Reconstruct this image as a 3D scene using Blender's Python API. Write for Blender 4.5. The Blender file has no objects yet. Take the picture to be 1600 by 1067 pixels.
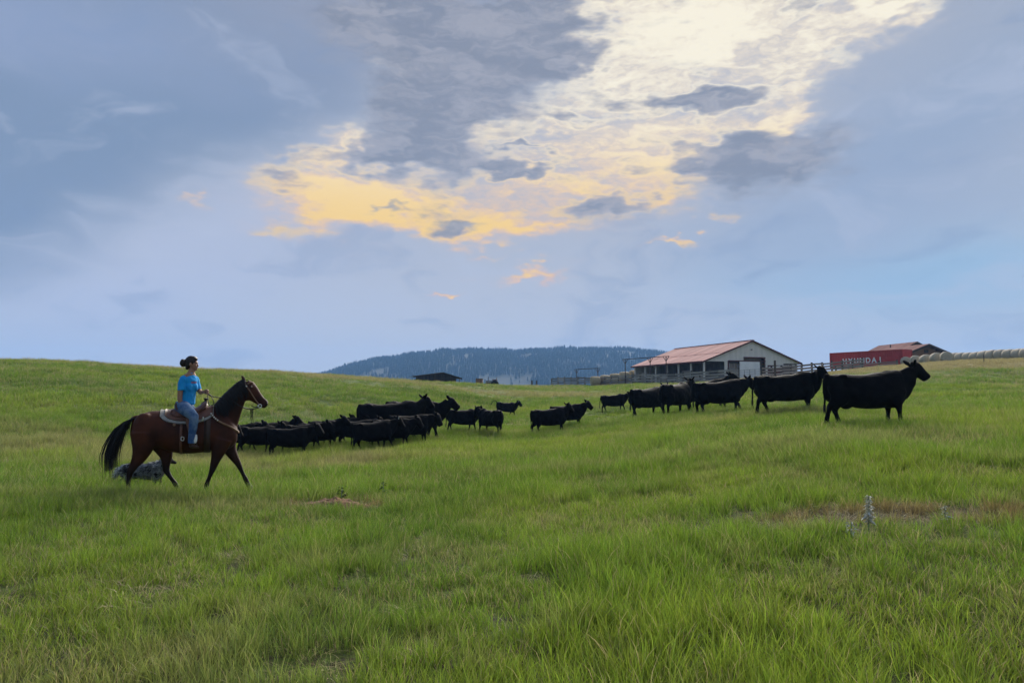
import bpy, bmesh, math, random
import numpy as np
from mathutils import Vector, Matrix, Quaternion
from mathutils import noise as mnoise

R = math.radians
random.seed(7)
rng = np.random.default_rng(11)
scene = bpy.context.scene
col = scene.collection

# ------------------------------------------------------------------ camera
F = 1164.0                       # focal length in photo pixels (1600 wide)
PITCH = math.atan2(620 - 533.5, F)
CAMZ = 1.62
cam_d = bpy.data.cameras.new('camera')
cam_d.sensor_width = 36.0
cam_d.lens = 36.0 * F / 1600.0
cam_d.clip_start = 0.05
cam_d.clip_end = 12000
cam = bpy.data.objects.new('camera', cam_d)
col.objects.link(cam)
cam.location = (0, 0, CAMZ)
cam.rotation_euler = (R(90) + PITCH, 0, 0)
scene.camera = cam

def ray(px, py):
    """direction through photo pixel, scaled so that its y component is 1"""
    v = Vector(((px - 800) / F, 1.0, (533.5 - py) / F))
    c, s = math.cos(PITCH), math.sin(PITCH)
    d = Vector((v.x, v.y * c - v.z * s, v.y * s + v.z * c))
    return d / d.y

# ------------------------------------------------------------------ exposure
EXPO = 2.2
scene.render.engine = 'CYCLES'
scene.view_settings.view_transform = 'Standard'
scene.view_settings.look = 'None'
scene.view_settings.exposure = EXPO
scene.view_settings.gamma = 1.0
scene.view_settings.use_curve_mapping = False
scene.cycles.use_denoising = True
scene.cycles.max_bounces = 5
scene.cycles.diffuse_bounces = 3
scene.cycles.transmission_bounces = 4
scene.cycles.transparent_max_bounces = 12
scene.cycles.volume_bounces = 1

# ------------------------------------------------------------------ sun
SUND = ray(1110, -60).normalized()
SUN_EL = math.asin(SUND.z)
SUN_AZ = math.atan2(SUND.x, SUND.y)
sl = bpy.data.lights.new('sun', 'SUN')
sl.energy = 1.5
sl.angle = R(42)
sl.color = (1.0, 0.93, 0.82)
sun = bpy.data.objects.new('sun', sl)
col.objects.link(sun)
sun.rotation_euler = (-SUND).to_track_quat('-Z', 'Y').to_euler()
sun.location = (20, 60, 60)

def lin(r, g, b, k=1.0):
    f = lambda c: (c / 12.92 if c <= 0.04045 else ((c + 0.055) / 1.055) ** 2.4) * k
    return (f(r / 255), f(g / 255), f(b / 255), 1.0)

# ------------------------------------------------------------------ world: broken evening cloud over a clear sky
world = bpy.data.worlds.new('World')
scene.world = world
world.use_nodes = True
wt = world.node_tree
wt.nodes.clear()

class S:
    """scalar socket with operators -> math nodes"""
    def __init__(s, k): s.k = k
    def _m(s, op, o=None, clamp=False):
        n = wt.nodes.new('ShaderNodeMath'); n.operation = op; n.use_clamp = clamp
        wt.links.new(s.k, n.inputs[0])
        if o is not None:
            if isinstance(o, S): wt.links.new(o.k, n.inputs[1])
            else: n.inputs[1].default_value = o
        return S(n.outputs[0])
    def __add__(s, o): return s._m('ADD', o)
    def __sub__(s, o): return s._m('SUBTRACT', o)
    def __mul__(s, o): return s._m('MULTIPLY', o)
    def __truediv__(s, o): return s._m('DIVIDE', o)
    def sat(s): return s._m('ADD', 0.0, True)

def muladd(a, m, b):
    n = wt.nodes.new('ShaderNodeMath'); n.operation = 'MULTIPLY_ADD'
    for i, v in enumerate((a, m, b)):
        if isinstance(v, S): wt.links.new(v.k, n.inputs[i])
        else: n.inputs[i].default_value = v
    return S(n.outputs[0])

def sstep(x, lo, hi, a=0.0, b=1.0):
    n = wt.nodes.new('ShaderNodeMapRange'); n.interpolation_type = 'SMOOTHSTEP'
    wt.links.new(x.k, n.inputs['Value'])
    n.inputs['From Min'].default_value = lo; n.inputs['From Max'].default_value = hi
    n.inputs['To Min'].default_value = a; n.inputs['To Max'].default_value = b
    return S(n.outputs['Result'])

def wnoise(vec, scale, detail=5, rough=0.55, color=False, dist=0.0):
    n = wt.nodes.new('ShaderNodeTexNoise'); n.noise_dimensions = '2D'
    wt.links.new(vec, n.inputs['Vector'])
    n.inputs['Scale'].default_value = scale; n.inputs['Detail'].default_value = detail
    n.inputs['Roughness'].default_value = rough; n.inputs['Distortion'].default_value = dist
    return n.outputs['Color'] if color else S(n.outputs['Fac'])

def vmath(op, a, b=None):
    n = wt.nodes.new('ShaderNodeVectorMath'); n.operation = op
    for i, v in enumerate((a, b)):
        if v is None: continue
        if isinstance(v, tuple): n.inputs[i].default_value = v
        else: wt.links.new(v, n.inputs[i])
    return n

def wmix(fac, a, b):
    n = wt.nodes.new('ShaderNodeMix'); n.data_type = 'RGBA'
    wt.links.new(fac.k, n.inputs['Factor'])
    for nm, v in (('A', a), ('B', b)):
        i = [q for q in n.inputs if q.name == nm and q.type == 'RGBA'][0]
        if isinstance(v, tuple): i.default_value = v
        else: wt.links.new(v, i)
    return [q for q in n.outputs if q.type == 'RGBA'][0]

tc = wt.nodes.new('ShaderNodeTexCoord')
DIR = tc.outputs['Generated']
sep = wt.nodes.new('ShaderNodeSeparateXYZ'); wt.links.new(DIR, sep.inputs[0])
dx, dy, dz = (S(sep.outputs[i]) for i in range(3))
AZ0 = dx._m('ARCTAN2', dy)
EL0 = dz._m('ARCSINE')
cmb = wt.nodes.new('ShaderNodeCombineXYZ')
wt.links.new(AZ0.k, cmb.inputs[0]); wt.links.new((EL0 * 2.3).k, cmb.inputs[1])
SV = cmb.outputs[0]                                      # flattened sky coordinates: clouds lie in streaks
w1 = vmath('SUBTRACT', wnoise(SV, 5.0, 2, 0.6, True), (0.5, 0.5, 0.5)).outputs[0]
w2 = vmath('SUBTRACT', wnoise(SV, 19.0, 2, 0.65, True), (0.5, 0.5, 0.5)).outputs[0]
w3 = vmath('SUBTRACT', wnoise(SV, 62.0, 2, 0.65, True), (0.5, 0.5, 0.5)).outputs[0]
cm0 = wt.nodes.new('ShaderNodeCombineXYZ')
wt.links.new(AZ0.k, cm0.inputs[0]); wt.links.new(EL0.k, cm0.inputs[1])
P = vmath('ADD', cm0.outputs[0], vmath('MULTIPLY', w1, (0.11, 0.055, 0)).outputs[0]).outputs[0]
PF = vmath('ADD', P, vmath('MULTIPLY', w2, (0.075, 0.042, 0)).outputs[0]).outputs[0]
PF = vmath('ADD', PF, vmath('MULTIPLY', w3, (0.012, 0.007, 0)).outputs[0]).outputs[0]

def azel(px, py):
    d = ray(px, py).normalized()
    return math.atan2(d.x, d.y), math.asin(d.z)

def blob(px, py, rx, ry, rot=0.0, vec=None):
    """soft elliptical patch of sky round a direction; radii in photo pixels"""
    a, e = azel(px, py)
    g = 0.88 / F
    if abs(rot) < 9:
        n = wt.nodes.new('ShaderNodeVectorMath'); n.operation = 'MULTIPLY_ADD'
        wt.links.new(vec or PF, n.inputs[0]); n.inputs[1].default_value = (1 / (rx * g), 1 / (ry * g), 0); n.inputs[2].default_value = (-a / (rx * g), -e / (ry * g), 0)
        r2 = S(vmath('DOT_PRODUCT', n.outputs[0], n.outputs[0]).outputs['Value'])
    else:
        c, s = math.cos(R(rot)), math.sin(R(rot))
        ax = (c / (rx * g), s / (rx * g), 0); ay = (-s / (ry * g), c / (ry * g), 0)
        q = vmath('SUBTRACT', vec or PF, (a, e, 0)).outputs[0]
        u = S(vmath('DOT_PRODUCT', q, ax).outputs['Value'])
        v = S(vmath('DOT_PRODUCT', q, ay).outputs['Value'])
        r2 = muladd(u, u, v * v)
    n = wt.nodes.new('ShaderNodeMath'); n.operation = 'POWER'
    n.inputs[0].default_value = 0.3679; wt.links.new(r2.k, n.inputs[1])
    return S(n.outputs[0])

K = 1.0 / 2 ** EXPO
# clear sky
sky = wt.nodes.new('ShaderNodeTexSky'); sky.sky_type = 'NISHITA'; sky.sun_disc = False
sky.sun_elevation = SUN_EL; sky.sun_rotation = SUN_AZ
sky.air_density = 1.2; sky.dust_density = 2.0
skyc = vmath('MULTIPLY', sky.outputs[0], (0.05, 0.05, 0.05)).outputs[0]

# veil of even stratus
lowc = lin(192, 198, 213, K); midc = lin(170, 180, 199, K); topc = lin(153, 164, 185, K)
base = wmix(sstep(EL0, 0.05, 0.30), lowc, midc)
base = wmix(sstep(EL0, 0.28, 0.60), base, topc)
a0, e0 = azel(0, 470); a1, e1 = azel(560, 175)
ll = math.hypot(a1 - a0, e1 - e0); nx, ny = -(e1 - e0) / ll, (a1 - a0) / ll
dd = S(vmath('DOT_PRODUCT', P, (nx, ny, 0)).outputs['Value']) - (nx * a0 + ny * e0)
left = sstep(AZ0, 0.10, -0.16)
base = wmix(blob(900, 250, 560, 230, 5, P) * 0.4, base, lin(184, 188, 201, K))
base = wmix(blob(180, 470, 330, 120, 12, P) * 0.75, base, lin(180, 192, 221, K))
base = wmix(blob(400, 330, 260, 70, 28, P) * 0.55, base, lin(184, 193, 217, K))
base = wmix((sstep(dd, -0.035, 0.085) * left) * 0.92, base, lin(124, 145, 176, K))
base = wmix((blob(560, 10, 330, 130, 0, P)) * 0.75, base, lin(154, 161, 182, K))
base = wmix((blob(60, 40, 260, 60, 8, P)) * 0.5, base, lin(158, 172, 206, K))
base = wmix(blob(1470, 430, 330, 80, 4, P) * 0.8, base, lin(150, 188, 219, K))
base = wmix(blob(1300, 330, 260, 110, 12, P) * 0.6, base, lin(152, 170, 200, K))
base = wmix(blob(1480, 190, 240, 90, 20, P) * 0.6, base, lin(145, 165, 195, K))
# faint streaks through the veil
st = wnoise(vmath('ADD', SV, vmath('MULTIPLY', w1, (0.3, 0.3, 0)).outputs[0]).outputs[0], 6.0, 4, 0.6)
base = wmix(sstep(st, 0.50, 0.75) * 0.42, base, lin(186, 195, 216, K))
base = wmix(sstep(st, 0.47, 0.28) * 0.30, base, lin(128, 150, 186, K))

BRIGHT = [(1090, 5, 250, 95, 0, 1.15), (1300, 70, 170, 48, 24, .65), (1010, 120, 200, 75, 10, .7), (860, 290, 220, 62, 4, .68),
          (1000, 220, 190, 60, 0, .62), (520, 312, 130, 42, -8, 1.4), (650, 338, 150, 28, -6, 1.05), (800, 352, 110, 22, 0, .85),
          (545, 225, 70, 34, 38, .65), (1215, 190, 70, 26, 40, .75), (470, 240, 60, 22, 35, .4), (630, 105, 70, 26, 0, .45),
          (1150, 195, 120, 16, 0, .5), (1035, 285, 60, 50, 0, .5), (815, 430, 55, 11, 10, 1.1), (690, 457, 26, 4, 0, 1.0),
          (1040, 378, 46, 6, 8, 1.0), (1112, 340, 20, 9, 20, .55), (305, 320, 14, 9, 0, .5), (1395, 14, 60, 14, 10, .7),
          (410, 357, 50, 12, 0, .6), (770, 395, 40, 7, 0, .6), (760, 200, 110, 40, 10, .35), (1130, 55, 90, 40, 0, .35)]
DARK = [(760, 70, 190, 55, -4, 1.6), (880, 96, 95, 17, -6, .8), (690, 158, 135, 34, 0, 1.4), (640, 240, 105, 46, 10, 1.5),
        (800, 263, 78, 13, -2, 1.2), (1115, 150, 105, 18, 0, 1.15), (1150, 245, 120, 34, 0, .95), (955, 316, 70, 15, 0, .75),
        (815, 226, 70, 7, 3, .6), (580, 336, 70, 8, 0, .8), (735, 350, 60, 11, 0, .8), (640, 30, 170, 60, 0, .8),
        (860, 15, 110, 30, 10, .7), (900, 185, 80, 10, 0, .4), (1250, 260, 150, 60, 10, .6), (1240, 25, 60, 12, 15, .3), (980, 260, 60, 10, 0, .4)]
def total(lst, vec=None):
    q = None
    for b in lst:
        g_ = blob(*b[:5], vec)
        q = g_ * b[5] if q is None else muladd(g_, b[5], q)
    return q
cst = wt.nodes.new('ShaderNodeCombineXYZ')
wt.links.new(AZ0.k, cst.inputs[0]); wt.links.new((EL0 * 3.4).k, cst.inputs[1])
f1 = wnoise(vmath('ADD', cst.outputs[0], vmath('MULTIPLY', w2, (0.10, 0.10, 0)).outputs[0]).outputs[0], 12.0, 6, 0.63)
f2 = wnoise(SV, 60.0, 3, 0.65)
t = total(BRIGHT)
glow = sstep(t, -0.05, 0.95)
region = sstep(t, 0.10, 0.75)
m = total(DARK)
t = t + (f1 - 0.5) * (region * 2.2 + 0.1) + (f2 - 0.5) * (region * 0.55) - 0.30
m = m + (wnoise(vmath('ADD', cst.outputs[0], (3.7, 1.9, 0)).outputs[0], 9.0, 4, 0.55) - 0.55) * (region * 2.0 + 0.45) + (f2 - 0.5) * 0.22
# sunlit cloud: warm low down, creamy white higher up
low_gold = sstep(EL0, 0.40, 0.21)
veil = wmix(low_gold, lin(203, 200, 202, K), lin(204, 191, 189, K))
body = wmix(low_gold, lin(238, 225, 205, K), lin(243, 203, 158, K))
core = wmix(low_gold, lin(254, 246, 224, K), lin(254, 214, 124, K))
small = sstep(EL0, 0.20, 0.13)
body = wmix(small, body, lin(226, 188, 178, K))
c = wmix(glow * 0.72, base, veil)
c = wmix(sstep(t, -0.1, 0.85) * 0.82, c, body)
c = wmix(sstep(t, 0.45, 1.15) * 0.95, c, core)
# cloud in front of the glow: bright rims, grey undersides
rim = sstep(m, -0.05, 0.20) * sstep(m, 0.50, 0.22) * region
c = wmix(rim * 0.55, c, core)
slate = wmix(sstep(f1, 0.35, 0.70), lin(134, 142, 160, K), lin(163, 166, 179, K))
c = wmix(sstep(m, 0.12, 0.85) * 0.92, c, slate)
# little clear sky shows between
gap = sstep(wnoise(SV, 2.3, 4, 0.5), 0.60, 0.80) * sstep(t, 0.2, -0.1) * sstep(S(vmath('DOT_PRODUCT', DIR, tuple(SUND)).outputs['Value']), 0.75, 0.2) * 0.3
c = wmix(gap, c, skyc)
bg = wt.nodes.new('ShaderNodeBackground'); wt.links.new(c, bg.inputs['Color']); bg.inputs['Strength'].default_value = 1.0
wo = wt.nodes.new('ShaderNodeOutputWorld'); wt.links.new(bg.outputs[0], wo.inputs['Surface'])
world.cycles.sampling_method = 'MANUAL'
world.cycles.sample_map_resolution = 512

# ------------------------------------------------------------------ small helpers
def tag(o, label=None, cat=None, group=None, kind=None):
    if label: o['label'] = label
    if cat: o['category'] = cat
    if group: o['group'] = group
    if kind: o['kind'] = kind
    return o

def link(name, data, parent=None, mat=None):
    o = bpy.data.objects.new(name, data)
    col.objects.link(o)
    if parent is not None: o.parent = parent
    if mat is not None and data is not None and len(data.materials) == 0: data.materials.append(mat)
    return o

def empty(name, loc=(0, 0, 0), rz=0.0):
    o = bpy.data.objects.new(name, None)
    o.empty_display_size = 0.3
    col.objects.link(o)
    o.location = loc; o.rotation_euler = (0, 0, rz)
    return o

def mesh_np(name, verts, faces, smooth=True):
    me = bpy.data.meshes.new(name)
    me.from_pydata([tuple(v) for v in verts], [], [tuple(int(i) for i in f) for f in faces])
    if smooth: me.polygons.foreach_set('use_smooth', [True] * len(me.polygons))
    me.update()
    return me

def new_mat(name, base=(0.5, 0.5, 0.5), rough=0.8, spec=0.3, metal=0.0):
    m = bpy.data.materials.new(name); m.use_nodes = True
    b = m.node_tree.nodes['Principled BSDF']
    b.inputs['Base Color'].default_value = (*base, 1)
    b.inputs['Roughness'].default_value = rough
    b.inputs['Specular IOR Level'].default_value = spec
    b.inputs['Metallic'].default_value = metal
    return m

def nd(m, t, **kw):
    n = m.node_tree.nodes.new(t)
    for k, v in kw.items(): setattr(n, k, v)
    return n

def lk(m, a, b): m.node_tree.links.new(a, b)

def noise_fac(m, scale, detail=4, rough=0.55, coord='Object', lo=0.35, hi=0.65, stretch=None):
    if coord == 'Position':
        src = nd(m, 'ShaderNodeNewGeometry').outputs['Position']
    else:
        src = nd(m, 'ShaderNodeTexCoord').outputs[coord]
    if stretch:
        mp = nd(m, 'ShaderNodeMapping'); mp.inputs['Scale'].default_value = stretch
        lk(m, src, mp.inputs[0]); src = mp.outputs[0]
    n = nd(m, 'ShaderNodeTexNoise'); lk(m, src, n.inputs['Vector'])
    n.inputs['Scale'].default_value = scale; n.inputs['Detail'].default_value = detail; n.inputs['Roughness'].default_value = rough
    r = nd(m, 'ShaderNodeMapRange'); r.interpolation_type = 'SMOOTHSTEP'
    lk(m, n.outputs['Fac'], r.inputs['Value'])
    r.inputs['From Min'].default_value = lo; r.inputs['From Max'].default_value = hi
    return r.outputs['Result']

def mixc(m, fac, a, b, k=None, blend='MIX'):
    n = nd(m, 'ShaderNodeMix', data_type='RGBA', blend_type=blend)
    if k is not None:
        q = nd(m, 'ShaderNodeMath', operation='MULTIPLY'); q.inputs[1].default_value = k
        lk(m, fac, q.inputs[0]); fac = q.outputs[0]
    if isinstance(fac, (int, float)): n.inputs['Factor'].default_value = fac
    else: lk(m, fac, n.inputs['Factor'])
    for nm, v in (('A', a), ('B', b)):
        i = [q for q in n.inputs if q.name == nm and q.type == 'RGBA'][0]
        if isinstance(v, tuple): i.default_value = (*v[:3], 1)
        else: lk(m, v, i)
    return [q for q in n.outputs if q.type == 'RGBA'][0]

def two_tone(name, a, b, scale, rough=0.85, lo=.35, hi=.65, detail=5, stretch=None, coord='Object', bump=0.0, spec=0.25, c=None):
    m = new_mat(name, a, rough, spec)
    f = noise_fac(m, scale, detail, .6, coord, lo, hi, stretch)
    cc = mixc(m, f, a, b)
    if c is not None:
        f2 = noise_fac(m, scale * 3.1, 5, .6, coord, .5, .72, stretch)
        cc = mixc(m, f2, cc, c)
    bs = m.node_tree.nodes['Principled BSDF']
    lk(m, cc, bs.inputs['Base Color'])
    if bump:
        bn = nd(m, 'ShaderNodeBump'); bn.inputs['Strength'].default_value = bump; bn.inputs['Distance'].default_value = 0.02
        lk(m, f, bn.inputs['Height']); lk(m, bn.outputs[0], bs.inputs['Normal'])
    return m

# ------------------------------------------------------------------ terrain height
CTRL = []   # (photo column, depth, photo row of the ground there)
for px, pts in {
    -500: [(6, .0), (12, .05), (20, .5), (30, 1.7), (45, 3.4), (65, 5.4), (95, 5.3), (135, 4.0)],
    0:    [(5, .0), (12.6, .10), (17, .12), (20, .30), (30, 1.25), (45, 3.05), (65, 4.75), (90, 4.6), (135, 2.8)],
    300:  [(5, .0), (12.6, -.02), (18, -.12), (24, -.1), (30, .55), (45, 2.3), (70, 4.2), (95, 4.1), (135, 2.6)],
    450:  [(23, -.33), (30, .05)],
    500:  [(5, .0), (12, .0), (26, -.15), (45, 1.5), (75, 3.75), (100, 3.7), (135, 2.6)],
    600:  [(24, -.12), (27, .0)],
    700:  [(5, .0), (12, .02), (20, 0), (31, 0.02), (50, 1.15), (80, 3.0), (120, 3.0), (140, 2.8)],
    790:  [(48, .30), (85, 2.65), (120, 3.3)],
    890:  [(5, .02), (12, .08), (30.6, .2), (45, .75), (70, 1.7), (100, 2.6), (137, 3.5)],
    1000: [(36, .75), (118, 3.55)],
    1050: [(5, .05), (12, .25), (20, .5), (33, .8), (60, 1.75), (90, 3.0)],
    1124: [(31, .85), (101, 3.6), (130, 4.5)],
    1225: [(25.8, .97), (85, 3.75), (115, 4.5), (140, 4.9)],
    1340: [(7.5, .33), (18.9, .88), (50, 2.2), (108, 5.4)],
    1400: [(112, 6.15), (140, 6.6)],
    1500: [(5, .1), (12, .6), (20, 1.03), (30, 1.35), (45, 2.0), (75, 4.6), (100, 6.3), (140, 6.9)],
    1600: [(5, .15), (10, .53), (60, 3.0), (85, 5.75)],
    2100: [(6, .4), (12, 1.0), (20, 1.6), (40, 2.7), (70, 5.2), (100, 7.0), (140, 7.5)],
}.items():
    for d, z in pts: CTRL.append((px, d, z))
_c = np.array(CTRL, float)
_u = (_c[:, 0] - 800) / F
_pa = np.arctan(_u); _pr = _c[:, 1] * np.sqrt(1 + _u ** 2)
def _feat(a, r): return np.stack([a * 2.2, np.log(r + 4.0)], -1)
_X = _feat(_pa, _pr)
def _phi(d2): return 0.5 * d2 * np.log(d2 + 1e-9)
_D2 = ((_X[:, None] - _X[None]) ** 2).sum(-1)
_n = len(_X)
_A = np.zeros((_n + 3, _n + 3)); _A[:_n, :_n] = _phi(_D2) + np.eye(_n) * 0.002
_A[:_n, _n] = 1; _A[:_n, _n + 1:] = _X; _A[_n, :_n] = 1; _A[_n + 1:, :_n] = _X.T
_w = np.linalg.solve(_A, np.concatenate([_c[:, 2], np.zeros(3)]))

def smooth01(x): x = np.clip(x, 0, 1); return x * x * (3 - 2 * x)

def height(x, y):
    x = np.asarray(x, float); y = np.asarray(y, float)
    sh = x.shape; x = x.ravel(); y = y.ravel()
    out = np.empty(len(x))
    for s in range(0, len(x), 20000):
        xx, yy = x[s:s + 20000], y[s:s + 20000]
        a = np.arctan2(xx, yy); r = np.hypot(xx, yy)
        ac = np.clip(a, R(-50), R(50)); rc = np.minimum(r, 142)
        q = _feat(ac, rc)
        d2 = ((q[:, None] - _X[None]) ** 2).sum(-1)
        z = _phi(d2) @ _w[:_n] + _w[_n] + q @ _w[_n + 1:]
        back = smooth01((np.abs(a) - R(60)) / R(80))
        z = z * (1 - back) + (-0.02 * r) * back
        z = z * smooth01((r - 1.0) / 5.0)
        far = smooth01((r - 150) / 260)
        z = z * (1 - far) + (-7.0) * far
        amp = np.clip((r - 4) / 20, 0, 1)
        b = (np.sin(xx * .93 + 1.3 * np.sin(yy * .41)) * np.sin(yy * .77 + xx * .21)) * .045 \
            + np.sin(xx * .31 + yy * .17) * np.sin(yy * .29 - xx * .12 + 1) * .09 + np.sin(xx * 2.3 + yy * 1.1) * np.sin(yy * 2.1 - xx * .7) * .018
        out[s:s + 20000] = z + b * (0.25 + 0.75 * amp)
    return out.reshape(sh)

def hz(x, y): return float(height(np.array([x]), np.array([y]))[0])

def gp(px, D, dz=0.0):
    """the point of the ground in photo column px at depth D"""
    x = (px - 800) / F * D
    return Vector((x, D, hz(x, D) + dz))

# ------------------------------------------------------------------ ground sheet (polar grid out to the horizon)
angs = np.concatenate([np.linspace(-180, -52, 28)[:-1], np.linspace(-52, 52, 260), np.linspace(52, 180, 28)[1:-1]])
rads = np.concatenate([[0.4], np.geomspace(0.9, 160, 260), np.geomspace(175, 2250, 26)])
AA, RR = np.meshgrid(np.radians(angs), rads)
GX, GY = RR * np.sin(AA), RR * np.cos(AA)
GZ = height(GX, GY)
V = np.stack([GX, GY, GZ], -1).reshape(-1, 3)
na, nr = len(angs), len(rads)
fs = []
for i in range(nr - 1):
    for j in range(na):
        k = (j + 1) % na
        fs.append((i * na + j, i * na + k, (i + 1) * na + k, (i + 1) * na + j))
V = np.vstack([V, [[0, 0, hz(0, 0)]]])
for j in range(na): fs.append((len(V) - 1, (j + 1) % na, j))
gm = mesh_np('ground', V, fs)
gmesh_flip = bmesh.new(); gmesh_flip.from_mesh(gm); bmesh.ops.recalc_face_normals(gmesh_flip, faces=gmesh_flip.faces[:])
gmesh_flip.faces.ensure_lookup_table()
if gmesh_flip.faces[5000].normal.z < 0: bmesh.ops.reverse_faces(gmesh_flip, faces=gmesh_flip.faces[:])
gmesh_flip.to_mesh(gm); gmesh_flip.free()

# colour masks of the pasture, shared by the soil and every grass blade (world position)
def dist_mask(m, cx, cy, rx, ry, soft=0.6, rot=0.0, nscale=1.2, namp=0.5):
    """1 inside an uneven patch of the field round (cx, cy)"""
    g = nd(m, 'ShaderNodeNewGeometry').outputs['Position']
    mp = nd(m, 'ShaderNodeMapping'); mp.vector_type = 'TEXTURE'
    mp.inputs['Location'].default_value = (cx, cy, 0); mp.inputs['Rotation'].default_value = (0, 0, rot); mp.inputs['Scale'].default_value = (rx, ry, 1e6)
    lk(m, g, mp.inputs[0])
    ln = nd(m, 'ShaderNodeVectorMath', operation='LENGTH'); lk(m, mp.outputs[0], ln.inputs[0])
    n = nd(m, 'ShaderNodeTexNoise'); lk(m, g, n.inputs['Vector']); n.inputs['Scale'].default_value = nscale; n.inputs['Detail'].default_value = 4
    ad = nd(m, 'ShaderNodeMath', operation='MULTIPLY_ADD'); lk(m, n.outputs['Fac'], ad.inputs[0]); ad.inputs[1].default_value = -2 * namp; lk(m, ln.outputs['Value'], ad.inputs[2])
    r = nd(m, 'ShaderNodeMapRange'); r.interpolation_type = 'SMOOTHSTEP'; lk(m, ad.outputs[0], r.inputs['Value'])
    r.inputs['From Min'].default_value = 1 - namp; r.inputs['From Max'].default_value = 1 - namp - soft
    return r.outputs['Result']

bank = gp(1480, 92)
crestL = gp(60, 66)
def pasture(m, green, yellow, dark, dry, brown):
    """green sward with paler, darker, dry and rusty areas that belong to the field"""
    c = mixc(m, noise_fac(m, 0.16, 3, .55, 'Position', .38, .62), green, yellow, .75)
    c = mixc(m, noise_fac(m, 0.55, 4, .6, 'Position', .50, .72, (1, .55, 1)), c, dark, .75)
    c = mixc(m, noise_fac(m, 0.33, 4, .6, 'Position', .56, .76, (.45, 1.6, 1)), c, dry, .55)
    c = mixc(m, noise_fac(m, 2.1, 3, .6, 'Position', .60, .80), c, dry, .5)
    for a in ((bank.x + 2, bank.y - 6, 34, 22, .8, 0, .12, .35), (gp(1250, 92).x, 92, 20, 7, .8, .1, .12, .3)):
        c = mixc(m, dist_mask(m, a[0], a[1], a[2], a[3], a[4], a[5], a[6], a[7]), c, dry, .95)
    c = mixc(m, dist_mask(m, crestL.x, crestL.y + 4, 60, 9, .8, .05, .10, .4), c, dry, .8)
    q = gp(1370, 8.0)
    c = mixc(m, dist_mask(m, q.x + .25, q.y + .1, 1.9, .62, .7, .12, 1.6, .4), c, brown, .85)
    q = gp(520, 11.4)
    c = mixc(m, dist_mask(m, q.x, q.y, .95, .5, .7, .1, 2.0, .4), c, brown, .7)
    q = gp(100, 20)
    c = mixc(m, dist_mask(m, q.x, q.y + 1, 10, 3.0, .9, 0, .3, .4), c, dry, .45)
    return c

soil_m = new_mat('pasture_soil', rough=0.95, spec=0.1)
sc_ = pasture(soil_m, (.082, .125, .024), (.125, .150, .030), (.050, .085, .020), (.19, .165, .075), (.10, .065, .036))
gro = mixc(soil_m, noise_fac(soil_m, 5.5, 6, .7, 'Position', .38, .62), (.050, .045, .028), sc_)
gg = nd(soil_m, 'ShaderNodeNewGeometry')
ln_ = nd(soil_m, 'ShaderNodeVectorMath', operation='LENGTH'); lk(soil_m, gg.outputs['Position'], ln_.inputs[0])
mr_ = nd(soil_m, 'ShaderNodeMapRange'); lk(soil_m, ln_.outputs['Value'], mr_.inputs['Value']); mr_.inputs['From Min'].default_value = 6; mr_.inputs['From Max'].default_value = 45
gro = mixc(soil_m, mr_.outputs[0], gro, sc_)
lk(soil_m, gro, soil_m.node_tree.nodes['Principled BSDF'].inputs['Base Color'])
bmp = nd(soil_m, 'ShaderNodeBump'); bmp.inputs['Strength'].default_value = .6; bmp.inputs['Distance'].default_value = .06
lk(soil_m, noise_fac(soil_m, 9, 6, .7, 'Position', .2, .8), bmp.inputs['Height']); lk(soil_m, bmp.outputs[0], soil_m.node_tree.nodes['Principled BSDF'].inputs['Normal'])
ground = link('ground', gm, mat=soil_m); tag(ground, kind='structure')

# ------------------------------------------------------------------ grass: blade tufts scattered over the field
def grass_mat(name, dry, trans=.45):
    m = bpy.data.materials.new(name); m.use_nodes = True
    nt = m.node_tree; nt.nodes.clear()
    at = nd(m, 'ShaderNodeAttribute', attribute_name='tint')           # per blade: brightness, witheredness, hue
    ai = nd(m, 'ShaderNodeAttribute', attribute_name='sward', attribute_type='INSTANCER')   # per tuft: colour of the sward there
    sp = nd(m, 'ShaderNodeSeparateColor'); lk(m, at.outputs['Color'], sp.inputs[0])
    c = mixc(m, sp.outputs[1], ai.outputs['Color'], dry)
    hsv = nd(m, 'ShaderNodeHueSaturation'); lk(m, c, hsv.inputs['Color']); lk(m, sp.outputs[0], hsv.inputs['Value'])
    hh = nd(m, 'ShaderNodeMath', operation='MULTIPLY_ADD'); lk(m, sp.outputs[2], hh.inputs[0]); hh.inputs[1].default_value = .035; hh.inputs[2].default_value = .4825
    lk(m, hh.outputs[0], hsv.inputs['Hue'])
    d = nd(m, 'ShaderNodeBsdfDiffuse'); lk(m, hsv.outputs[0], d.inputs['Color'])
    tr = nd(m, 'ShaderNodeBsdfTranslucent'); lk(m, hsv.outputs[0], tr.inputs['Color'])
    mx = nd(m, 'ShaderNodeMixShader'); mx.inputs[0].default_value = trans; lk(m, d.outputs[0], mx.inputs[1]); lk(m, tr.outputs[0], mx.inputs[2])
    gl = nd(m, 'ShaderNodeBsdfGlossy'); gl.inputs['Roughness'].default_value = .45; gl.inputs['Color'].default_value = (.8, .85, .9, 1)
    m2 = nd(m, 'ShaderNodeMixShader'); m2.inputs[0].default_value = .022; lk(m, mx.outputs[0], m2.inputs[1]); lk(m, gl.outputs[0], m2.inputs[2])
    o = nd(m, 'ShaderNodeOutputMaterial'); lk(m, m2.outputs[0], o.inputs['Surface'])
    return m

GREEN, YELLOW, DARKG, DRY, BROWN = (.180, .315, .024), (.270, .370, .034), (.105, .215, .024), (.42, .36, .17), (.25, .15, .08)
gmat = grass_mat('grass_blade', DRY)
drymat = grass_mat('dry_stem', DRY, .3)

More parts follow.
